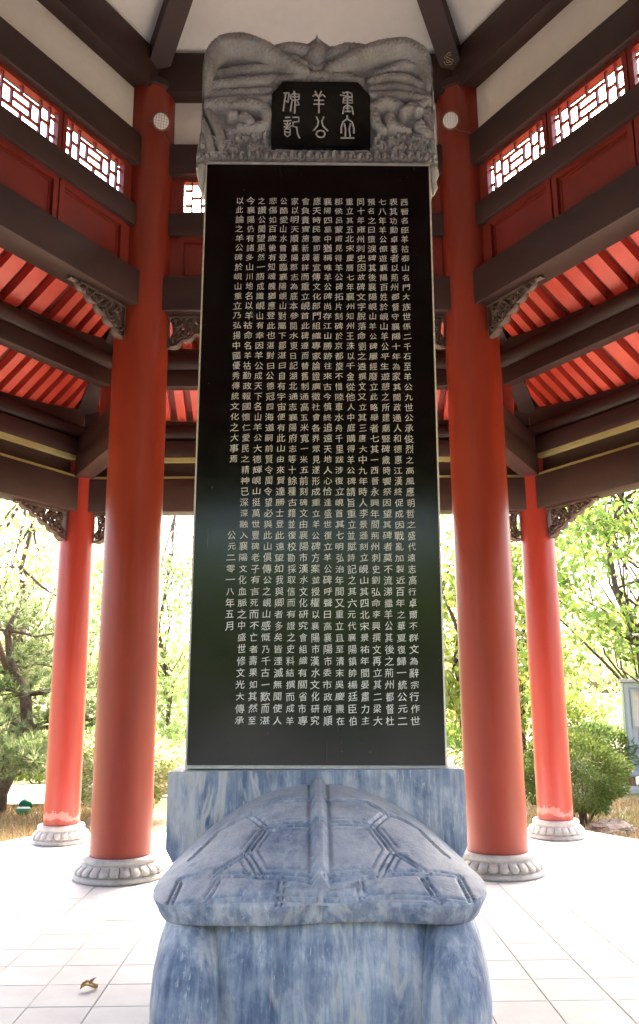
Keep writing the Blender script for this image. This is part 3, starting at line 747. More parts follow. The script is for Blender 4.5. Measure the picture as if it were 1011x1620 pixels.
# coarse weathered noise
nz = rng.uniform(-1, 1, Hh.shape)
for _ in range(2): nz = (nz + np.roll(nz, 1, 0) + np.roll(nz, 1, 1) + np.roll(nz, -1, 0) + np.roll(nz, -1, 1)) / 5
Hh += nz * 0.006
# recess where the black title plate sits
PL = [cpx(*q) for q in ((430, 231), (585, 231), (586, 153), (566, 131), (447, 131), (430, 152))]
inside = (GX > PL[0][0]) & (GX < PL[1][0]) & (GZt > PL[0][1]) & (GZt < PL[3][1])
cut = np.minimum(GX - PL[0][0], PL[1][0] - GX); inside &= (PL[3][1] - GZt + cut * 1.12) > .0875
Hh = np.where(inside, 0.012, Hh)
ed = np.minimum.reduce([GX - GX[:, :1], GX[:, -1:] - GX, (ztop[None, :] - GZt) * .9]); Hh = Hh * np.clip(ed / .02, .12, 1)
Y = 0.055 - Hh
Y[0, :] = .02
V = np.stack([GX, Y, GZt], -1).reshape(-1, 3).tolist()
cap = MB(); cap.v = [tuple(q) for q in V]
idx = lambda j_, i_: j_ * NX + i_
cap.f = [(idx(j_, i_), idx(j_, i_ + 1), idx(j_ + 1, i_ + 1), idx(j_ + 1, i_)) for j_ in range(NZ - 1) for i_ in range(NX - 1)]
ring = [idx(0, i_) for i_ in range(NX)] + [idx(j_, NX - 1) for j_ in range(1, NZ)] + [idx(NZ - 1, i_) for i_ in range(NX - 2, -1, -1)] + [idx(j_, 0) for j_ in range(NZ - 2, 0, -1)]
o0 = len(cap.v); rn = len(ring)
for q in ring: x_, y_, z_ = cap.v[q]; cap.v.append((x_ * 1.006, 0.12, z_))
o1 = len(cap.v)
for q in ring: x_, y_, z_ = cap.v[q]; cap.v.append((x_, 0.40, z_))
for a_, b_ in ((None, o0), (o0, o1)):
    for i in range(rn):
        i2 = (i + 1) % rn
        p0, p1 = (ring[i], ring[i2]) if a_ is None else (a_ + i, a_ + i2)
        cap.f.append((p0, b_ + i, b_ + i2, p1))
cap.f.append(tuple(range(o1, o1 + rn)))
capo = cap.build('dragon_cap', M['cap_stone'], stele, True, 60)
lip = MB(); lip.beam(-.80, .80, -0.05, .37, SZ - 0.055, SZ - 0.0125, 0.016)
lip.v = [(a * (1.0), b, c) for a, b, c in lip.v]
# pale scroll ends hanging beside the slab below the cap
for sg in (-1, 1):
    ear = MB(); ear.tube([(sg * .775, .03, SZ - .01), (sg * .788, .02, SZ - .05), (sg * .776, .03, SZ - .095), (sg * .786, .03, SZ - .14), (sg * .772, .05, SZ - .19)], [.036, .030, .020, .022, .008], 8)
    ear.build('scroll_edge', M['edge_stone'], capo, True, 60)
pl = MB(); PP = [(a, b) for a, b in PL]; pl.prism(PP, -0.002, 0.06); plate = pl.build('title_plate', M['granite'], capo)
GL = [[(695, 160), (705, 175), (740, 160), (780, 175), (786, 205)], [(670, 190), (700, 195), (790, 210)], [(705, 215), (698, 265), (788, 265), (785, 215), (705, 215)], [(705, 240), (785, 240)], [(742, 165), (742, 345)], [(715, 345), (775, 345)],
 [(740, 285), (708, 305), (697, 370)], [(740, 285), (783, 305), (795, 375)], [(722, 315), (762, 315)],
 [(737, 380), (737, 415)], [(737, 415), (698, 442), (681, 500), (682, 550)], [(737, 415), (783, 442), (800, 500), (800, 550)], [(710, 455), (722, 510), (720, 580)], [(770, 455), (755, 510), (765, 580)], [(675, 592), (805, 592)],
 [(435, 155), (453, 188), (470, 202)], [(495, 155), (482, 188), (470, 202)], [(413, 208), (435, 188), (470, 216), (508, 188), (534, 212)], [(425, 243), (522, 243)], [(420, 280), (522, 280)], [(472, 200), (472, 365)],
 [(447, 395), (468, 438), (460, 482), (420, 528)], [(520, 395), (500, 438), (510, 482), (560, 530)], [(490, 524), (460, 532), (447, 558), (462, 582), (490, 590), (518, 582), (531, 558), (518, 532), (490, 524)],
 [(138, 180), (192, 175)], [(160, 180), (150, 250), (138, 350)], [(190, 180), (182, 270)], [(160, 252), (186, 266)], [(240, 155), (234, 183), (206, 195), (206, 230), (230, 250)], [(235, 183), (285, 190), (286, 235), (242, 250), (216, 236)],
 [(212, 212), (285, 212)], [(240, 165), (250, 292)], [(220, 250), (205, 350)], [(250, 250), (245, 370)], [(245, 292), (290, 287)], [(265, 240), (286, 290)],
 [(155, 408), (205, 405)], [(140, 440), (215, 435)], [(150, 460), (180, 490), (210, 455)], [(145, 490), (185, 512), (215, 480)], [(178, 440), (178, 520)], [(155, 515), (157, 568), (180, 585), (203, 568), (205, 515), (155, 515)], [(157, 545), (203, 545)],
 [(225, 405), (285, 405), (285, 445), (230, 450), (230, 490), (265, 496), (275, 560), (295, 600)]]
for g0, g1 in ((0, 9), (9, 15), (15, 21), (21, 24), (24, 36), (36, 44)):
    tl = MB()
    for li, st_ in enumerate(GL[g0:g1]):
        ribbon(tl, [cpx(425 + a / 5.947, 120 + b / 5.947) for a, b in st_], 0.0056, -0.0035 - 0.0001 * li)
    tl.build('title_character', M['title_paint'], plate)

# ------------------------------------------------------------------ tortoise pedestal
XT = 0.05
tor = tag(empty('stone_tortoise', (XT, 5.15, 0.002)), 'blue-grey marble tortoise carrying the black stele, rear of its shell toward the viewer', 'statue')
A_, B_ = 0.80, 1.20
def sup(a, n=7.0):
    c, s_ = math.cos(a), math.sin(a); k = (abs(c) ** n + abs(s_) ** n) ** (-1 / n); return A_ * c * k, B_ * s_ * k
POLY = [[(-0.023, 4.397), (-0.267, 4.455), (-0.349, 4.279), (-0.272, 4.097), (-0.026, 4.074)], [(-0.349, 4.279), (-0.499, 4.168)], [(-0.473, 4.116), (-0.52, 3.972)],
 [(-0.267, 4.455), (-0.36, 4.641), (-0.526, 4.658), (-0.635, 4.44)], [(-0.36, 4.641), (-0.254, 4.714), (-0.047, 4.66)], [(-0.176, 4.071), (-0.186, 3.956)], [(-0.655, 4.20), (-0.675, 3.985)],
 [(-0.722, 3.999), (-0.525, 3.992), (-0.027, 3.985)], [(-0.498, 4.157), (-0.272, 4.097)], [(-0.499, 4.168), (-0.658, 4.218)]]
NA, NR = 640, 230
ang = np.linspace(0, 2 * np.pi, NA, endpoint=False)
bx = np.array([sup(a) for a in ang])
rr_ = np.linspace(0, 1, NR) ** 0.8
SX = rr_[:, None] * bx[None, :, 0]; SY = rr_[:, None] * bx[None, :, 1]
ZZ = 0.69 + 0.42 * np.maximum(0, 1 - np.abs(SX / .80) ** 2.0) * np.maximum(0, 1 - np.abs(SY / 1.2) ** 2.1)
gro = np.zeros_like(ZZ)
for pl_ in POLY:
    for mir in (-1, 1):
        for vs_ in (1, -1):
            q = [(a * -mir, (b - 5.15) * vs_) for a, b in pl_]
            for (ax, ay), (bx_, by_) in zip(q, q[1:]):
                dx, dy = bx_ - ax, by_ - ay; t = np.clip(((SX - ax) * dx + (SY - ay) * dy) / (dx * dx + dy * dy), 0, 1)
                d = np.hypot(SX - ax - t * dx, SY - ay - t * dy)
                gro = np.maximum(gro, np.exp(-((d - .013) / .0070) ** 2)); gro = np.maximum(gro, (.55 if pl_ is POLY[0] else 0) * np.exp(-((d - .045) / .0060) ** 2) * (t > 0.1) * (t < 0.9))
ZZ -= gro * 0.016
ridge = np.exp(-(SX / .028) ** 4) * 0.030 * np.clip((1.17 - np.abs(SY)) / .1, 0, 1)
ZZ += ridge - 0.010 * np.exp(-((np.abs(SX) - .046) / .010) ** 2) * (np.abs(SY) < 1.13)
ZZ += np.interp(np.abs(SY), [0, 1.12, 1.2], [0, 0, 0.0])
# scutes stand slightly proud and uneven
ZZ += 0.006 * np.sin(SX * 9 + 1.3) * np.cos(SY * 8)
def droop(x_, y_): return 0.030 * np.abs(x_ / .8) ** 4 * np.clip((np.abs(y_) - .85) / .35, 0, 1)
ZZ -= droop(SX, SY)
sh = MB(); V = np.stack([SX, SY, ZZ], -1)
sh.v = [tuple(q) for q in V.reshape(-1, 3)]
sh.f = [(j_ * NA + i_, j_ * NA + (i_ + 1) % NA, (j_ + 1) * NA + (i_ + 1) % NA, (j_ + 1) * NA + i_) for j_ in range(NR - 1) for i_ in range(NA)]
prev = (NR - 1) * NA
def notch(i_):   # small notch of the rim at the tail
    x_ = V[NR - 1, i_, 0]; return 0.020 * math.exp(-(x_ / .03) ** 2) if V[NR - 1, i_, 1] < 0 else 0
for sc_, z_ in ((1.005, 0.686), (1.006, 0.680), (0.992, 0.655), (0.978, 0.628), (0.966, 0.606), (0.958, 0.598), (0.92, 0.592), (0.86, 0.602)):
    st_ = len(sh.v)
    for i_ in range(NA):
        x_, y_, zt_ = V[NR - 1, i_]; wob = 0.006 * math.sin(x_ * 7 + y_ * 5)
        ny = notch(i_)
        sh.v.append((x_ * sc_, y_ * (1 - (1 - sc_) * .75) + ny, 0.002 + z_ + wob - droop(x_, y_) + (0.0 if z_ < .63 else ny * .3)))
    sh.f += [(prev + i_, prev + (i_ + 1) % NA, st_ + (i_ + 1) % NA, st_ + i_) for i_ in range(NA)]
    prev = st_
sh.f.append(tuple(prev + i_ for i_ in range(NA)))
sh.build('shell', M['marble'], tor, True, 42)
# body below the rim
bd = MB(); NA2 = 160
lev = [(0.0, .84), (.05, .93), (.15, .965), (.30, .975), (.42, .955), (.52, .93), (.61, .91)]
for z_, s_ in lev:
    for i_ in range(NA2):
        a = 2 * math.pi * i_ / NA2; x_, y_ = sup(a, 4.0)
        wav = 1 + .006 * math.sin(x_ * 12 + z_ * 5)
        bd.v.append((x_ * s_ * .90 * wav, y_ * (s_ * .5 + .47) * wav, z_))
for j_ in range(len(lev) - 1):
    bd.f += [(j_ * NA2 + i_, j_ * NA2 + (i_ + 1) % NA2, (j_ + 1) * NA2 + (i_ + 1) % NA2, (j_ + 1) * NA2 + i_) for i_ in range(NA2)]
bd.f.append(tuple(range(NA2 - 1, -1, -1))); bd.f.append(tuple((len(lev) - 1) * NA2 + i_ for i_ in range(NA2)))
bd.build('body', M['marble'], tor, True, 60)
def leg_mesh(sx, sy):
    lg = MB(); NL = 40; lv = [(0.0, .80), (.03, .92), (.12, 1.03), (.25, 1.06), (.38, 1.0), (.50, .86), (.585, .70), (.60, .60)]
    for z_, s_ in lv:
        for i_ in range(NL):
            a = 2 * math.pi * i_ / NL; n_ = 2.6; c, q = math.cos(a), math.sin(a); k = (abs(c) ** n_ + abs(q) ** n_) ** (-1 / n_)
            lg.v.append((sx * .595 + .168 * s_ * c * k, sy * .90 + .30 * s_ * q * k, z_))
    for j_ in range(len(lv) - 1):
        lg.f += [(j_ * NL + i_, j_ * NL + (i_ + 1) % NL, (j_ + 1) * NL + (i_ + 1) % NL, (j_ + 1) * NL + i_) for i_ in range(NL)]
    lg.f.append(tuple(range(NL - 1, -1, -1))); lg.f.append(tuple((len(lv) - 1) * NL + i_ for i_ in range(NL)))
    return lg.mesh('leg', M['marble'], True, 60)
for sx in (-1, 1):
    for sy in (-1, 1): link('leg', leg_mesh(sx, sy), tor)
sb = MB(); h_ = .838
poly = [(-h_ + .055, .655), (h_ - .055, .655), (h_, .755), (h_, 1.158), (h_ - .012, 1.168), (-h_ + .012, 1.168), (-h_, 1.158), (-h_, .755)]
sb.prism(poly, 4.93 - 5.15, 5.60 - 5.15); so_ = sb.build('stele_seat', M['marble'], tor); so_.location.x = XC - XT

# ------------------------------------------------------------------ floodlights on the columns
def floodlight(x, y, z, aim, label, striped=False):
    t = tag(empty('floodlight', (x, y, z)), label, 'lamp', None)
    b = MB(); prof = [(0.03, 0.0), (0.055, 0.004), (0.072, 0.05), (0.088, 0.09), (0.092, 0.10), (0.092, 0.112), (0.083, 0.116), (0.074, 0.110)]
    b.lathe(prof, 32); ho = b.build('housing', M['lamp_grey'], t, True, 40)
    l = MB(); l.lathe([(0.079, 0.107), (0.079, 0.112), (0.07, 0.1165), (0.04, 0.121), (0.002, 0.1225)], 32); lo = l.build('lens', M['white_lens'], t, True, 40)
    gr = MB()
    for k in (-2, -1, 0, 1, 2):
        hw = math.sqrt(max(0, .076 ** 2 - (k * .027) ** 2))
        gr.tube([(k * .027, -hw, .117), (k * .027, 0, .1245), (k * .027, hw, .117)], .0014, 4)
        if not striped: gr.tube([(-hw, k * .027, .117), (0, k * .027, .1245), (hw, k * .027, .117)], .0014, 4)
    gr.build('grille', M['lamp_grey'], lo)
    yk = MB(); yk.tube([(-.098, 0, .06), (-.1, .0, -.02), (-.06, 0, -.055), (0.06, 0, -.055), (.1, 0, -.02), (.098, 0, .06)], .008, 6); yk.build('yoke', M['lamp_grey'], t, True)
    q = Vector(aim).normalized().to_track_quat('Z', 'Y'); t.rotation_euler = q.to_euler()
    return t
floodlight(-1.530, 7.715, 7.44, (0.32, -0.85, -0.50), 'small round floodlight with gridded white lens on a red inner column')
floodlight(1.520, 7.715, 7.455, (-0.16, -0.85, -0.50), 'small round floodlight with striped white lens on the red column below the small painted mark', True)
cbm = MB(); cbm.tube([(-1.50, 7.745, 7.38), (-1.46, 7.77, 7.34), (-1.42, 7.83, 7.27)], .006, 5)
o = cbm.build('lamp_cable', M['black']); tag(o, 'short black cable running down from the gridded floodlight', 'cable')
cbm = MB(); cbm.tube([(1.57, 7.745, 7.40), (1.62, 7.765, 7.385), (1.70, 7.765, 7.37), (1.80, 7.79, 7.34)], .005, 5)
o = cbm.build('lamp_cable', M['lamp_grey']); tag(o, 'thin reddish cable running sideways from the striped floodlight', 'cable')
# painted mark on the hip beam
h0 = Vector((R1 + 0.05, 0, 8.06)); h1 = Vector((0.12, 0, 9.90)); dv = (h1 - h0).normalized()
for st_, mt, yy, hw in (([(-.045, .05), (-.02, .055), (.03, .04), (-.035, -.03), (-.01, -.04), (.04, -.03), (.04, 0.0)], M['gold'], .0030, .017), ([(-.045, .05), (-.02, .055), (.03, .04), (-.035, -.03), (-.01, -.04), (.04, -.03), (.04, 0.0)], M['black'], .0045, .010)):
    mk = MB(); ribbon(mk, st_, hw, 0)
    # local (x: across, z: along) -> beam underside
    vs = []
    for a, _, c in mk.v:
        q = h0 + dv * (0.42 + c); nrm = Vector((-dv.z, 0, dv.x)); q = q + nrm * yy
        vs.append((q.x, a, q.z))
    mk.v = vs
    mk.build('painted_mark', mt, pav).rotation_euler.z = R_(60)

# ------------------------------------------------------------------ fallen leaf
lf = MB(); K = 8
for i in range(K + 1):
    t = i / K; wd = 0.045 * math.sin(math.pi * min(1, t * .95 + .05)) ** .7 * (1 + .25 * math.sin(i * 2.3))
    x_ = -0.07 + .14 * t; z_ = 0.012 + 0.02 * math.sin(t * 5) + .01 * t
    lf.v += [(x_, -wd, z_ + .022), (x_, 0, z_), (x_ + .006, wd, z_ + .03)]
for i in range(K):
    for q in (0, 1): lf.f.append((i * 3 + q, i * 3 + q + 1, i * 3 + q + 4, i * 3 + q + 3))
o = lf.build('fallen_leaf', M['dry_leaf'], None, True); o.location = (-1.225, 5.10, 0.0); o.rotation_euler.z = R_(25); o.scale = (.68, .68, .68)
tag(o, 'curled yellow and brown dry leaf lying on the pale floor', 'leaf')
l2 = MB(); l2.add([(-.03, 0, .03), (.0, -.022, .05), (.045, .0, .085), (.0, .024, .065), (.0, 0, .05)], [(0, 1, 4), (1, 2, 4), (2, 3, 4), (3, 0, 4)])
q = l2.build('leaf_tip', M['rust'], o, True); q.location = (0.02, .02, .0)

# ------------------------------------------------------------------ plants
def leaf_cloud(pts, size, seed, up=0.3, aspect=0.55):
    """diamond leaves at given points"""
    r = np.random.RandomState(seed); n = len(pts)
    d = r.normal(size=(n, 3)); d[:, 2] -= up; d /= np.linalg.norm(d, axis=1)[:, None]
    e = np.cross(d, r.normal(size=(n, 3))); e /= np.linalg.norm(e, axis=1)[:, None]
    nrm = np.cross(d, e)
    L = size * r.uniform(.65, 1.3, n)[:, None]
    V = np.empty((n, 4, 3)); V[:, 0] = pts; V[:, 2] = pts + d * L
    V[:, 1] = pts + d * L * .5 + e * L * aspect * .5 + nrm * L * .08; V[:, 3] = pts + d * L * .5 - e * L * aspect * .5 + nrm * L * .08
    return V.reshape(-1, 3)
def quads_mesh(name, V, mat):
    n = len(V) // 4; me = bpy.data.meshes.new(name)
    me.vertices.add(len(V)); me.vertices.foreach_set('co', V.astype(np.float32).ravel())
    me.loops.add(n * 4); me.loops.foreach_set('vertex_index', np.arange(n * 4, dtype=np.int32))
    me.polygons.add(n); me.polygons.foreach_set('loop_start', np.arange(0, n * 4, 4, dtype=np.int32))
    me.update(calc_edges=True); me.materials.append(mat); return me
def branch_pts(p0, p1, n, wob, rnd):
    p0, p1 = Vector(p0), Vector(p1); L = (p1 - p0).length; res = []
    for i in range(n + 1):
        t = i / n; q = p0.lerp(p1, t)
        if 0 < i < n: q += Vector((rnd.uniform(-1, 1), rnd.uniform(-1, 1), rnd.uniform(-.6, .8))) * wob * L
        res.append(q)
    return res
def tree(name, loc, h, crown_c, crown_r, nclump, nleaf, lsize, mat, label, cat='tree', group=None, trunk_r=.12, seed=1, clump_r=.45, lean=(0, 0), fork=.35, shell=.55):
    rnd = random.Random(seed); rs = np.random.RandomState(seed)
    t = tag(empty(name, loc), label, cat, group)
    tr = MB(); topz = h
    fk = Vector((lean[0] * fork, lean[1] * fork, h * fork)); top_ = Vector((lean[0], lean[1], h))
    tp = branch_pts((0, 0, -.1), fk, 5, .04, rnd); tr.tube(tp, [trunk_r * (1.25 if i == 0 else 1 - .06 * i) for i in range(6)], 9)
    tp2 = branch_pts(fk, top_, 5, .06, rnd); tr.tube(tp2, [trunk_r * .7 * (1 - .17 * i) for i in range(6)], 7)
    cl = []
    for _ in range(nclump):
        v_ = rs.normal(size=3); v_ /= np.linalg.norm(v_); rad = rs.uniform(shell, 1.0)
        c = Vector(crown_c) + Vector((v_[0] * crown_r[0], v_[1] * crown_r[1], v_[2] * crown_r[2])) * rad
        cl.append(c)
    for c in cl[:max(10, nclump // 2)]:
        src = tp2[min(5, int(rnd.random() * 5))] if rnd.random() < .7 else tp[rnd.randrange(3, 6)]
        bp = branch_pts(src, c, 4, .07, rnd); r0 = trunk_r * rnd.uniform(.22, .38); tr.tube(bp, [r0, r0 * .75, r0 * .5, r0 * .35, r0 * .15], 5)
    tr.build('trunk', M['bark'], t, True)
    pts = []
    per = nleaf // nclump
    for c in cl:
        k = max(4, int(per * rs.uniform(.4, 1.6))); s_ = clump_r * rs.uniform(.6, 1.3)
        q = rs.normal(size=(k, 3)) * np.array([s_, s_, s_ * .62]) * .55 + np.array(c); pts.append(q)
    pts = np.concatenate(pts)
    me = quads_mesh('crown', leaf_cloud(pts, lsize, seed), mat); link('crown', me, t)
    return t
def bush(name, loc, r, n, lsize, mat, label, cat='shrub', group=None, seed=1, stems=7, flat=0.8, rough=.12):
    rs = np.random.RandomState(seed); rnd = random.Random(seed)
    t = tag(empty(name, loc), label, cat, group)
    st = MB()
    for k in range(stems):
        a = rnd.uniform(0, 6.28); q = (math.cos(a) * r[0] * .55, math.sin(a) * r[1] * .55, r[2] * rnd.uniform(.7, 1.2))
        st.tube(branch_pts((math.cos(a) * .06, math.sin(a) * .06, -.05), q, 4, .08, rnd), [.022, .018, .014, .01, .006], 5)
    st.build('stem', M['bark'], t, True)
    v_ = rs.normal(size=(n, 3)); v_ /= np.linalg.norm(v_, axis=1)[:, None]
    rad = np.clip(1 - np.abs(rs.normal(size=n)) * .16, .2, 1.1)
    lob = 1 + rough * np.sin(v_[:, 0] * 5 + seed) * np.cos(v_[:, 1] * 4 + seed) + rough * .6 * np.sin(v_[:, 2] * 9 + v_[:, 0] * 7)
    pts = v_ * (rad * lob)[:, None] * np.array(r) + np.array([0, 0, r[2] * (1 + .25 * (1 - flat)) + .12])
    keep = pts[:, 2] > .10; pts = pts[keep]
    link('foliage', quads_mesh('foliage', leaf_cloud(pts, lsize, seed, up=-.1), mat), t)
    return t

# pine on the left
def pine(loc):
    t = tag(empty('pine_tree', loc), 'leaning pine with dark bark and long needle tufts beside the outer red column', 'tree')
    rnd = random.Random(21); rs = np.random.RandomState(21)
    tr = MB()
    trunk = [(0.0, 0, -.1), (0.04, 0, .35), (.22, .05, .85), (.38, .05, 1.3), (.30, .1, 1.8), (.05, .1, 2.25), (-.05, .1, 2.8), (.15, .1, 3.3)]
    tr.tube(trunk, [.15, .125, .115, .10, .09, .075, .05, .025], 9)
    limbs = []
    for k in range(34):
        z = rnd.uniform(.9, 3.2); i = min(6, max(1, int(z / .45))); base = Vector(trunk[i])
        a = rnd.uniform(0, 6.28); L = rnd.uniform(.8, 2.1) * (1.15 - z * .17)
        tip = base + Vector((math.cos(a) * L, math.sin(a) * L * .8, rnd.uniform(-.15, .5)))
        bp = branch_pts(base, tip, 5, .06, rnd); r0 = .035 * (L / 1.6)
        tr.tube(bp, [r0 * (1 - .16 * q) for q in range(6)], 5); limbs.append(bp)
    # the dark forked limb seen against the light
    bp = [Vector(q) for q in ((.05, -.1, 2.2), (.0, -.3, 2.5), (-.12, -.35, 2.85), (-.1, -.35, 3.1))]; tr.tube(bp, [.05, .045, .035, .02], 6); limbs.append(bp)
    tr.build('trunk', M['bark'], t, True)
    V = []
    for bp in limbs:
        for _ in range(46):
            q = bp[rnd.randrange(2, len(bp))] + Vector((rnd.gauss(0, .2), rnd.gauss(0, .2), rnd.gauss(.05, .14)))
            d0 = Vector((rnd.gauss(0, .5), rnd.gauss(0, .5), rnd.uniform(.1, 1))).normalized()
            for _n in range(26):
                d = (d0 + Vector((rnd.gauss(0, .55), rnd.gauss(0, .55), rnd.gauss(0, .55)))).normalized(); L = rnd.uniform(.10, .17)
                e = d.cross(Vector((rnd.gauss(0, 1), rnd.gauss(0, 1), rnd.gauss(0, 1)))).normalized() * .0048
                tip = q + d * L
                V += [q - e, q + e, tip + e * .4, tip - e * .4]
    link('crown', quads_mesh('crown', np.array([tuple(a) for a in V]), M['needle']), t)
    return t
pine((-4.75, 13.4, GZ))
tree('broadleaf_tree', (6.3, 15.8, GZ), 7.5, (0.2, 0, 4.9), (3.7, 3.0, 3.2), 130, 14000, .14, M['leaf_green'], 'large leafy green tree with spreading branches behind the pale blue cabinet', seed=11, trunk_r=.10, clump_r=.6, lean=(-.3, 0))
tree('broadleaf_tree', (4.6, 18.5, GZ), 5.2, (0, 0, 3.0), (2.0, 1.6, 2.2), 60, 5500, .13, M['leaf_yellow'], 'yellow-green tree between the large leafy tree and the outer red column', seed=12, trunk_r=.10, clump_r=.55)
tree('broadleaf_tree', (2.75, 14.6, GZ), 4.6, (-.1, 0, 2.9), (1.1, 1.1, 2.1), 46, 3600, .15, M['leaf_yellow'], 'slender sparse tree with yellowing leaves behind the stele', seed=13, trunk_r=.06, clump_r=.45, lean=(-.35, 0))
tree('broadleaf_tree', (-2.75, 16.6, GZ), 6.0, (0, 0, 3.5), (1.7, 1.5, 2.9), 70, 6500, .12, M['leaf_far'], 'airy light green tree between the red column and the stele', seed=14, trunk_r=.05, clump_r=.5)
tree('broadleaf_tree', (-6.8, 20, GZ), 7.6, (0, 0, 4.6), (3.2, 2.4, 3.0), 80, 6000, .15, M['leaf_pale'], 'tree behind the pine with overexposure painted as pale leaves', seed=15, trunk_r=.13, clump_r=.6)  # blown-out brightness of the foliage is put into the pale leaf colour
tree('broadleaf_tree', (-10.5, 27, GZ), 9.5, (0, 0, 6.2), (3.6, 3.0, 3.6), 50, 3500, .20, M['leaf_far'], 'far sparse light green tree rising above the pale tree', seed=16, trunk_r=.16, clump_r=.8)
tree('broadleaf_tree', (11.0, 25, GZ), 9.5, (0, 0, 5.6), (4.0, 3.2, 4.2), 70, 6000, .20, M['leaf_far'], 'far light green tree behind the large leafy tree', seed=17, trunk_r=.2, clump_r=.9)
# trees on the near side of the pavilion (they show in the polished stone)
k_ = 0
for x_, y_ in ((-7.5, -11.0), (-3.6, -12.5), (0.3, -12), (4.2, -12.8), (8.0, -11.0)):
    k_ += 1
    tree('broadleaf_tree', (x_, y_, GZ), 6.5, (0, 0, 3.4), (3.0, 2.4, 2.9), 100, 13000, .22, M['leaf_green'], 'leafy green tree opposite the inscribed face of the stele', seed=30 + k_, trunk_r=.16, clump_r=.8, group='trees opposite the stele face')

bush('round_shrub', (3.63, 11.9, GZ), (.70, .68, .52), 16000, .045, M['leaf_dark'], 'round clipped green shrub with bare stems beside the peeling red column', seed=3, stems=12, flat=.5)
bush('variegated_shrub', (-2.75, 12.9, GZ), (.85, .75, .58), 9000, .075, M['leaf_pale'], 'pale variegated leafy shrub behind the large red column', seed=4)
bush('low_shrub', (-5.4, 18.0, GZ), (1.5, .6, .36), 6000, .09, M['leaf_yellow'], 'low yellow-green hedge shrub beyond the pale path', seed=5)
bush('low_shrub', (-2.6, 18.8, GZ), (1.6, .6, .42), 6000, .09, M['leaf_green'], 'low green hedge shrub at the foot of the airy tree', seed=6)
bush('low_shrub', (2.6, 15.6, GZ), (1.0, .7, .5), 6000, .08, M['leaf_green'], 'low green shrub at the foot of the slender tree', seed=7)
bush('low_shrub', (5.4, 16.2, GZ), (1.0, .6, .50), 8000, .08, M['leaf_far'], 'grey-green hedge shrub between round shrub and pale blue cabinet', seed=8)
bush('low_shrub', (4.6, 18.6, GZ), (2.0, .7, .86), 8000, .08, M['leaf_yellow'], 'bright yellow-green hedge shrub behind the grey-green one', seed=9)
bush('low_shrub', (-8.6, 18.4, GZ), (1.5, .8, .5), 6000, .09, M['leaf_green'], 'green hedge shrub behind the pine trunk', seed=10)
# far belt of trees
rs = np.random.RandomState(77); P_ = []
for k in range(130):
    a = rs.uniform(-1.0, 1.0); d = rs.uniform(38, 60); h = rs.uniform(2.5, 6.5)
    c = np.array([math.sin(a) * d, math.cos(a) * d, h * .38]); P_.append(rs.normal(size=(170, 3)) * np.array([2.2, 1.5, h * .22]) + c)
P_ = np.concatenate(P_); P_ = P_[P_[:, 2] > -.1]
o = link('far_woodland', quads_mesh('far_woodland', leaf_cloud(P_, .45, 5), M['leaf_far'])); o['kind'] = 'stuff'; o['label'] = 'distant band of light green woodland'; o['category'] = 'trees'
# dry grass tufts by the platform
def grass(name, x0, x1, y0, y1, n, mat, label, seed, h=.12):
    r = np.random.RandomState(seed); p = np.stack([r.uniform(x0, x1, n), r.uniform(y0, y1, n), np.full(n, GZ + .02)], 1)
    p = p[[not inhex(a, b, 5.5) for a, b, c in p]]; n = len(p)
    d = r.normal(size=(n, 3)) * .5; d[:, 2] = 1; d *= (h * r.uniform(.4, 1.2, n) / np.linalg.norm(d, axis=1))[:, None]
    e = r.normal(size=(n, 3)) * .004; e[:, 2] = 0
    V = np.stack([p - e, p + e, p + d + e * .3, p + d - e * .3], 1).reshape(-1, 3)
    o = link(name, quads_mesh(name, V, mat)); o['kind'] = 'stuff'; o['label'] = label; o['category'] = 'grass'
M['straw'] = leaf_mat('dry_grass', [(0.16, 0.10, 0.04), (0.28, 0.19, 0.08), (0.40, 0.30, 0.14), (0.20, 0.20, 0.06)], .2)
grass('dry_grass', -8, -3.2, 9, 14.2, 22000, M['straw'], 'dry brown grass beside the platform under the pine', 1)
grass('dry_grass', 3.0, 8.5, 8, 14.5, 20000, M['straw'], 'dry brown grass beside the platform near the round shrub', 2)

# rock, cabinet, garden lamp
rk = MB(); r = random.Random(4)
NU, NV = 18, 9
for j_ in range(NV):
    for i_ in range(NU):
        a = 2 * math.pi * i_ / NU; b = math.pi / 2 * j_ / (NV - 1); k = 1 + .22 * math.sin(3 * a + 1) * math.cos(b * 2) + r.uniform(-.10, .10)
        rk.v.append((.34 * k * math.cos(a) * math.cos(b) ** .7, .20 * k * math.sin(a) * math.cos(b) ** .7, .15 * math.sin(b) * (1 + r.uniform(-.15, .15)) - (.05 if j_ == 0 else 0)))
for j_ in range(NV - 1):
    rk.f += [(j_ * NU + i_, j_ * NU + (i_ + 1) % NU, (j_ + 1) * NU + (i_ + 1) % NU, (j_ + 1) * NU + i_) for i_ in range(NU)]
o = rk.build('rock', M['rock']); o.location = (3.85, 11.25, GZ + .02); o.rotation_euler.z = .3; tag(o, 'low brown rock on the soil in front of the round shrub', 'rock')

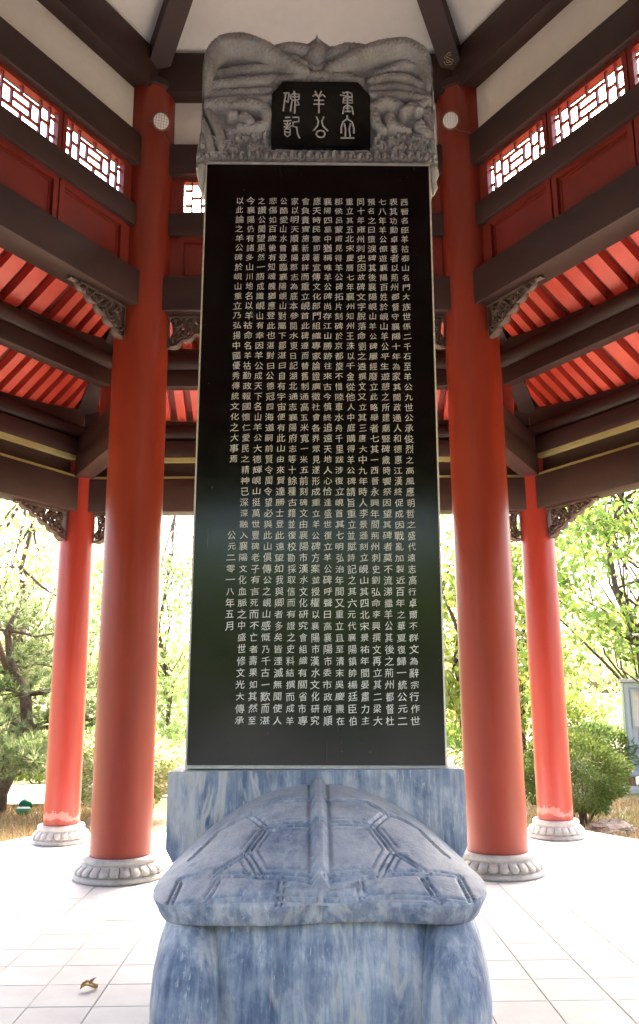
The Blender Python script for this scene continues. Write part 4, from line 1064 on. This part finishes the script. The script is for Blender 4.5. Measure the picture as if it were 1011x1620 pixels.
cab = tag(empty('notice_cabinet', (6.68, 15.75, GZ), R_(-12)), 'pale blue metal notice cabinet with a framed white sheet at the garden edge', 'cabinet')
b = MB(); b.beam(-.85, .85, -.16, .16, .16, 1.84, .012); b.build('case', M['metal_blue'], cab, True, 35)
f = MB(); quad_frame(f, -.83, .83, .19, 1.81, .07, -.185, -.1602); f.build('door_frame', M['metal_blue'], cab)
s_ = MB(); s_.box(-.70, .70, -.175, -.1605, 1.05, 1.68); sh_ = s_.build('sheet', M['board_white'], cab)
f = MB(); quad_frame(f, -.73, .73, 1.02, 1.71, .03, -.19, -.1606); f.build('sheet_frame', M['metal_blue'], cab)
for x_ in (-.62, -.31, 0, .31, .62): r_ = MB(); r_.box(x_ - .012, x_ + .012, -.172, -.1601, .28, 1.0); r_.build('rib', M['metal_blue'], cab)
t_ = MB(); t_.beam(-.90, .90, -.20, .20, 1.84, 1.90, .01); t_.build('top', M['board_white'], cab, True, 35)
for x_ in (-.80, .80): q = MB(); q.box(x_ - .05, x_ + .05, -.14, .14, 0.0, .16); q.build('foot', M['rust'], cab)
pd = MB(); pd.box(-1.1, 1.1, -.5, .4, -.1, .0); o = pd.build('concrete_slab', M['concrete']); o.location = (6.68, 15.75, GZ + .10); o.rotation_euler.z = R_(-12); tag(o, 'thin grey concrete slab under the pale blue cabinet', 'slab')
cab.location.z = GZ + .102

gl = tag(empty('garden_lamp', (-4.30, 13.3, GZ + .03)), 'small green dome garden lamp with an open lid on the grass', 'lamp')
b = MB(); b.lathe([(.09, 0), (.13, .03), (.145, .09), (.135, .13), (.12, .14)], 24); b.build('bowl', M['green_plastic'], gl, True, 40)
b = MB(); b.lathe([(.118, .132), (.115, .150), (.08, .158), (.002, .16)], 24); b.build('reflector', M['white_lens'], gl, True, 40)
b = MB(); b.lathe([(.13, 0), (.128, .02), (.105, .075), (.06, .11), (.002, .122)], 24); q = b.build('lid', M['green_plastic'], gl, True, 40); q.location = (.01, .075, .175); q.rotation_euler.x = R_(-48)
gl.scale = (.78, .78, .78)
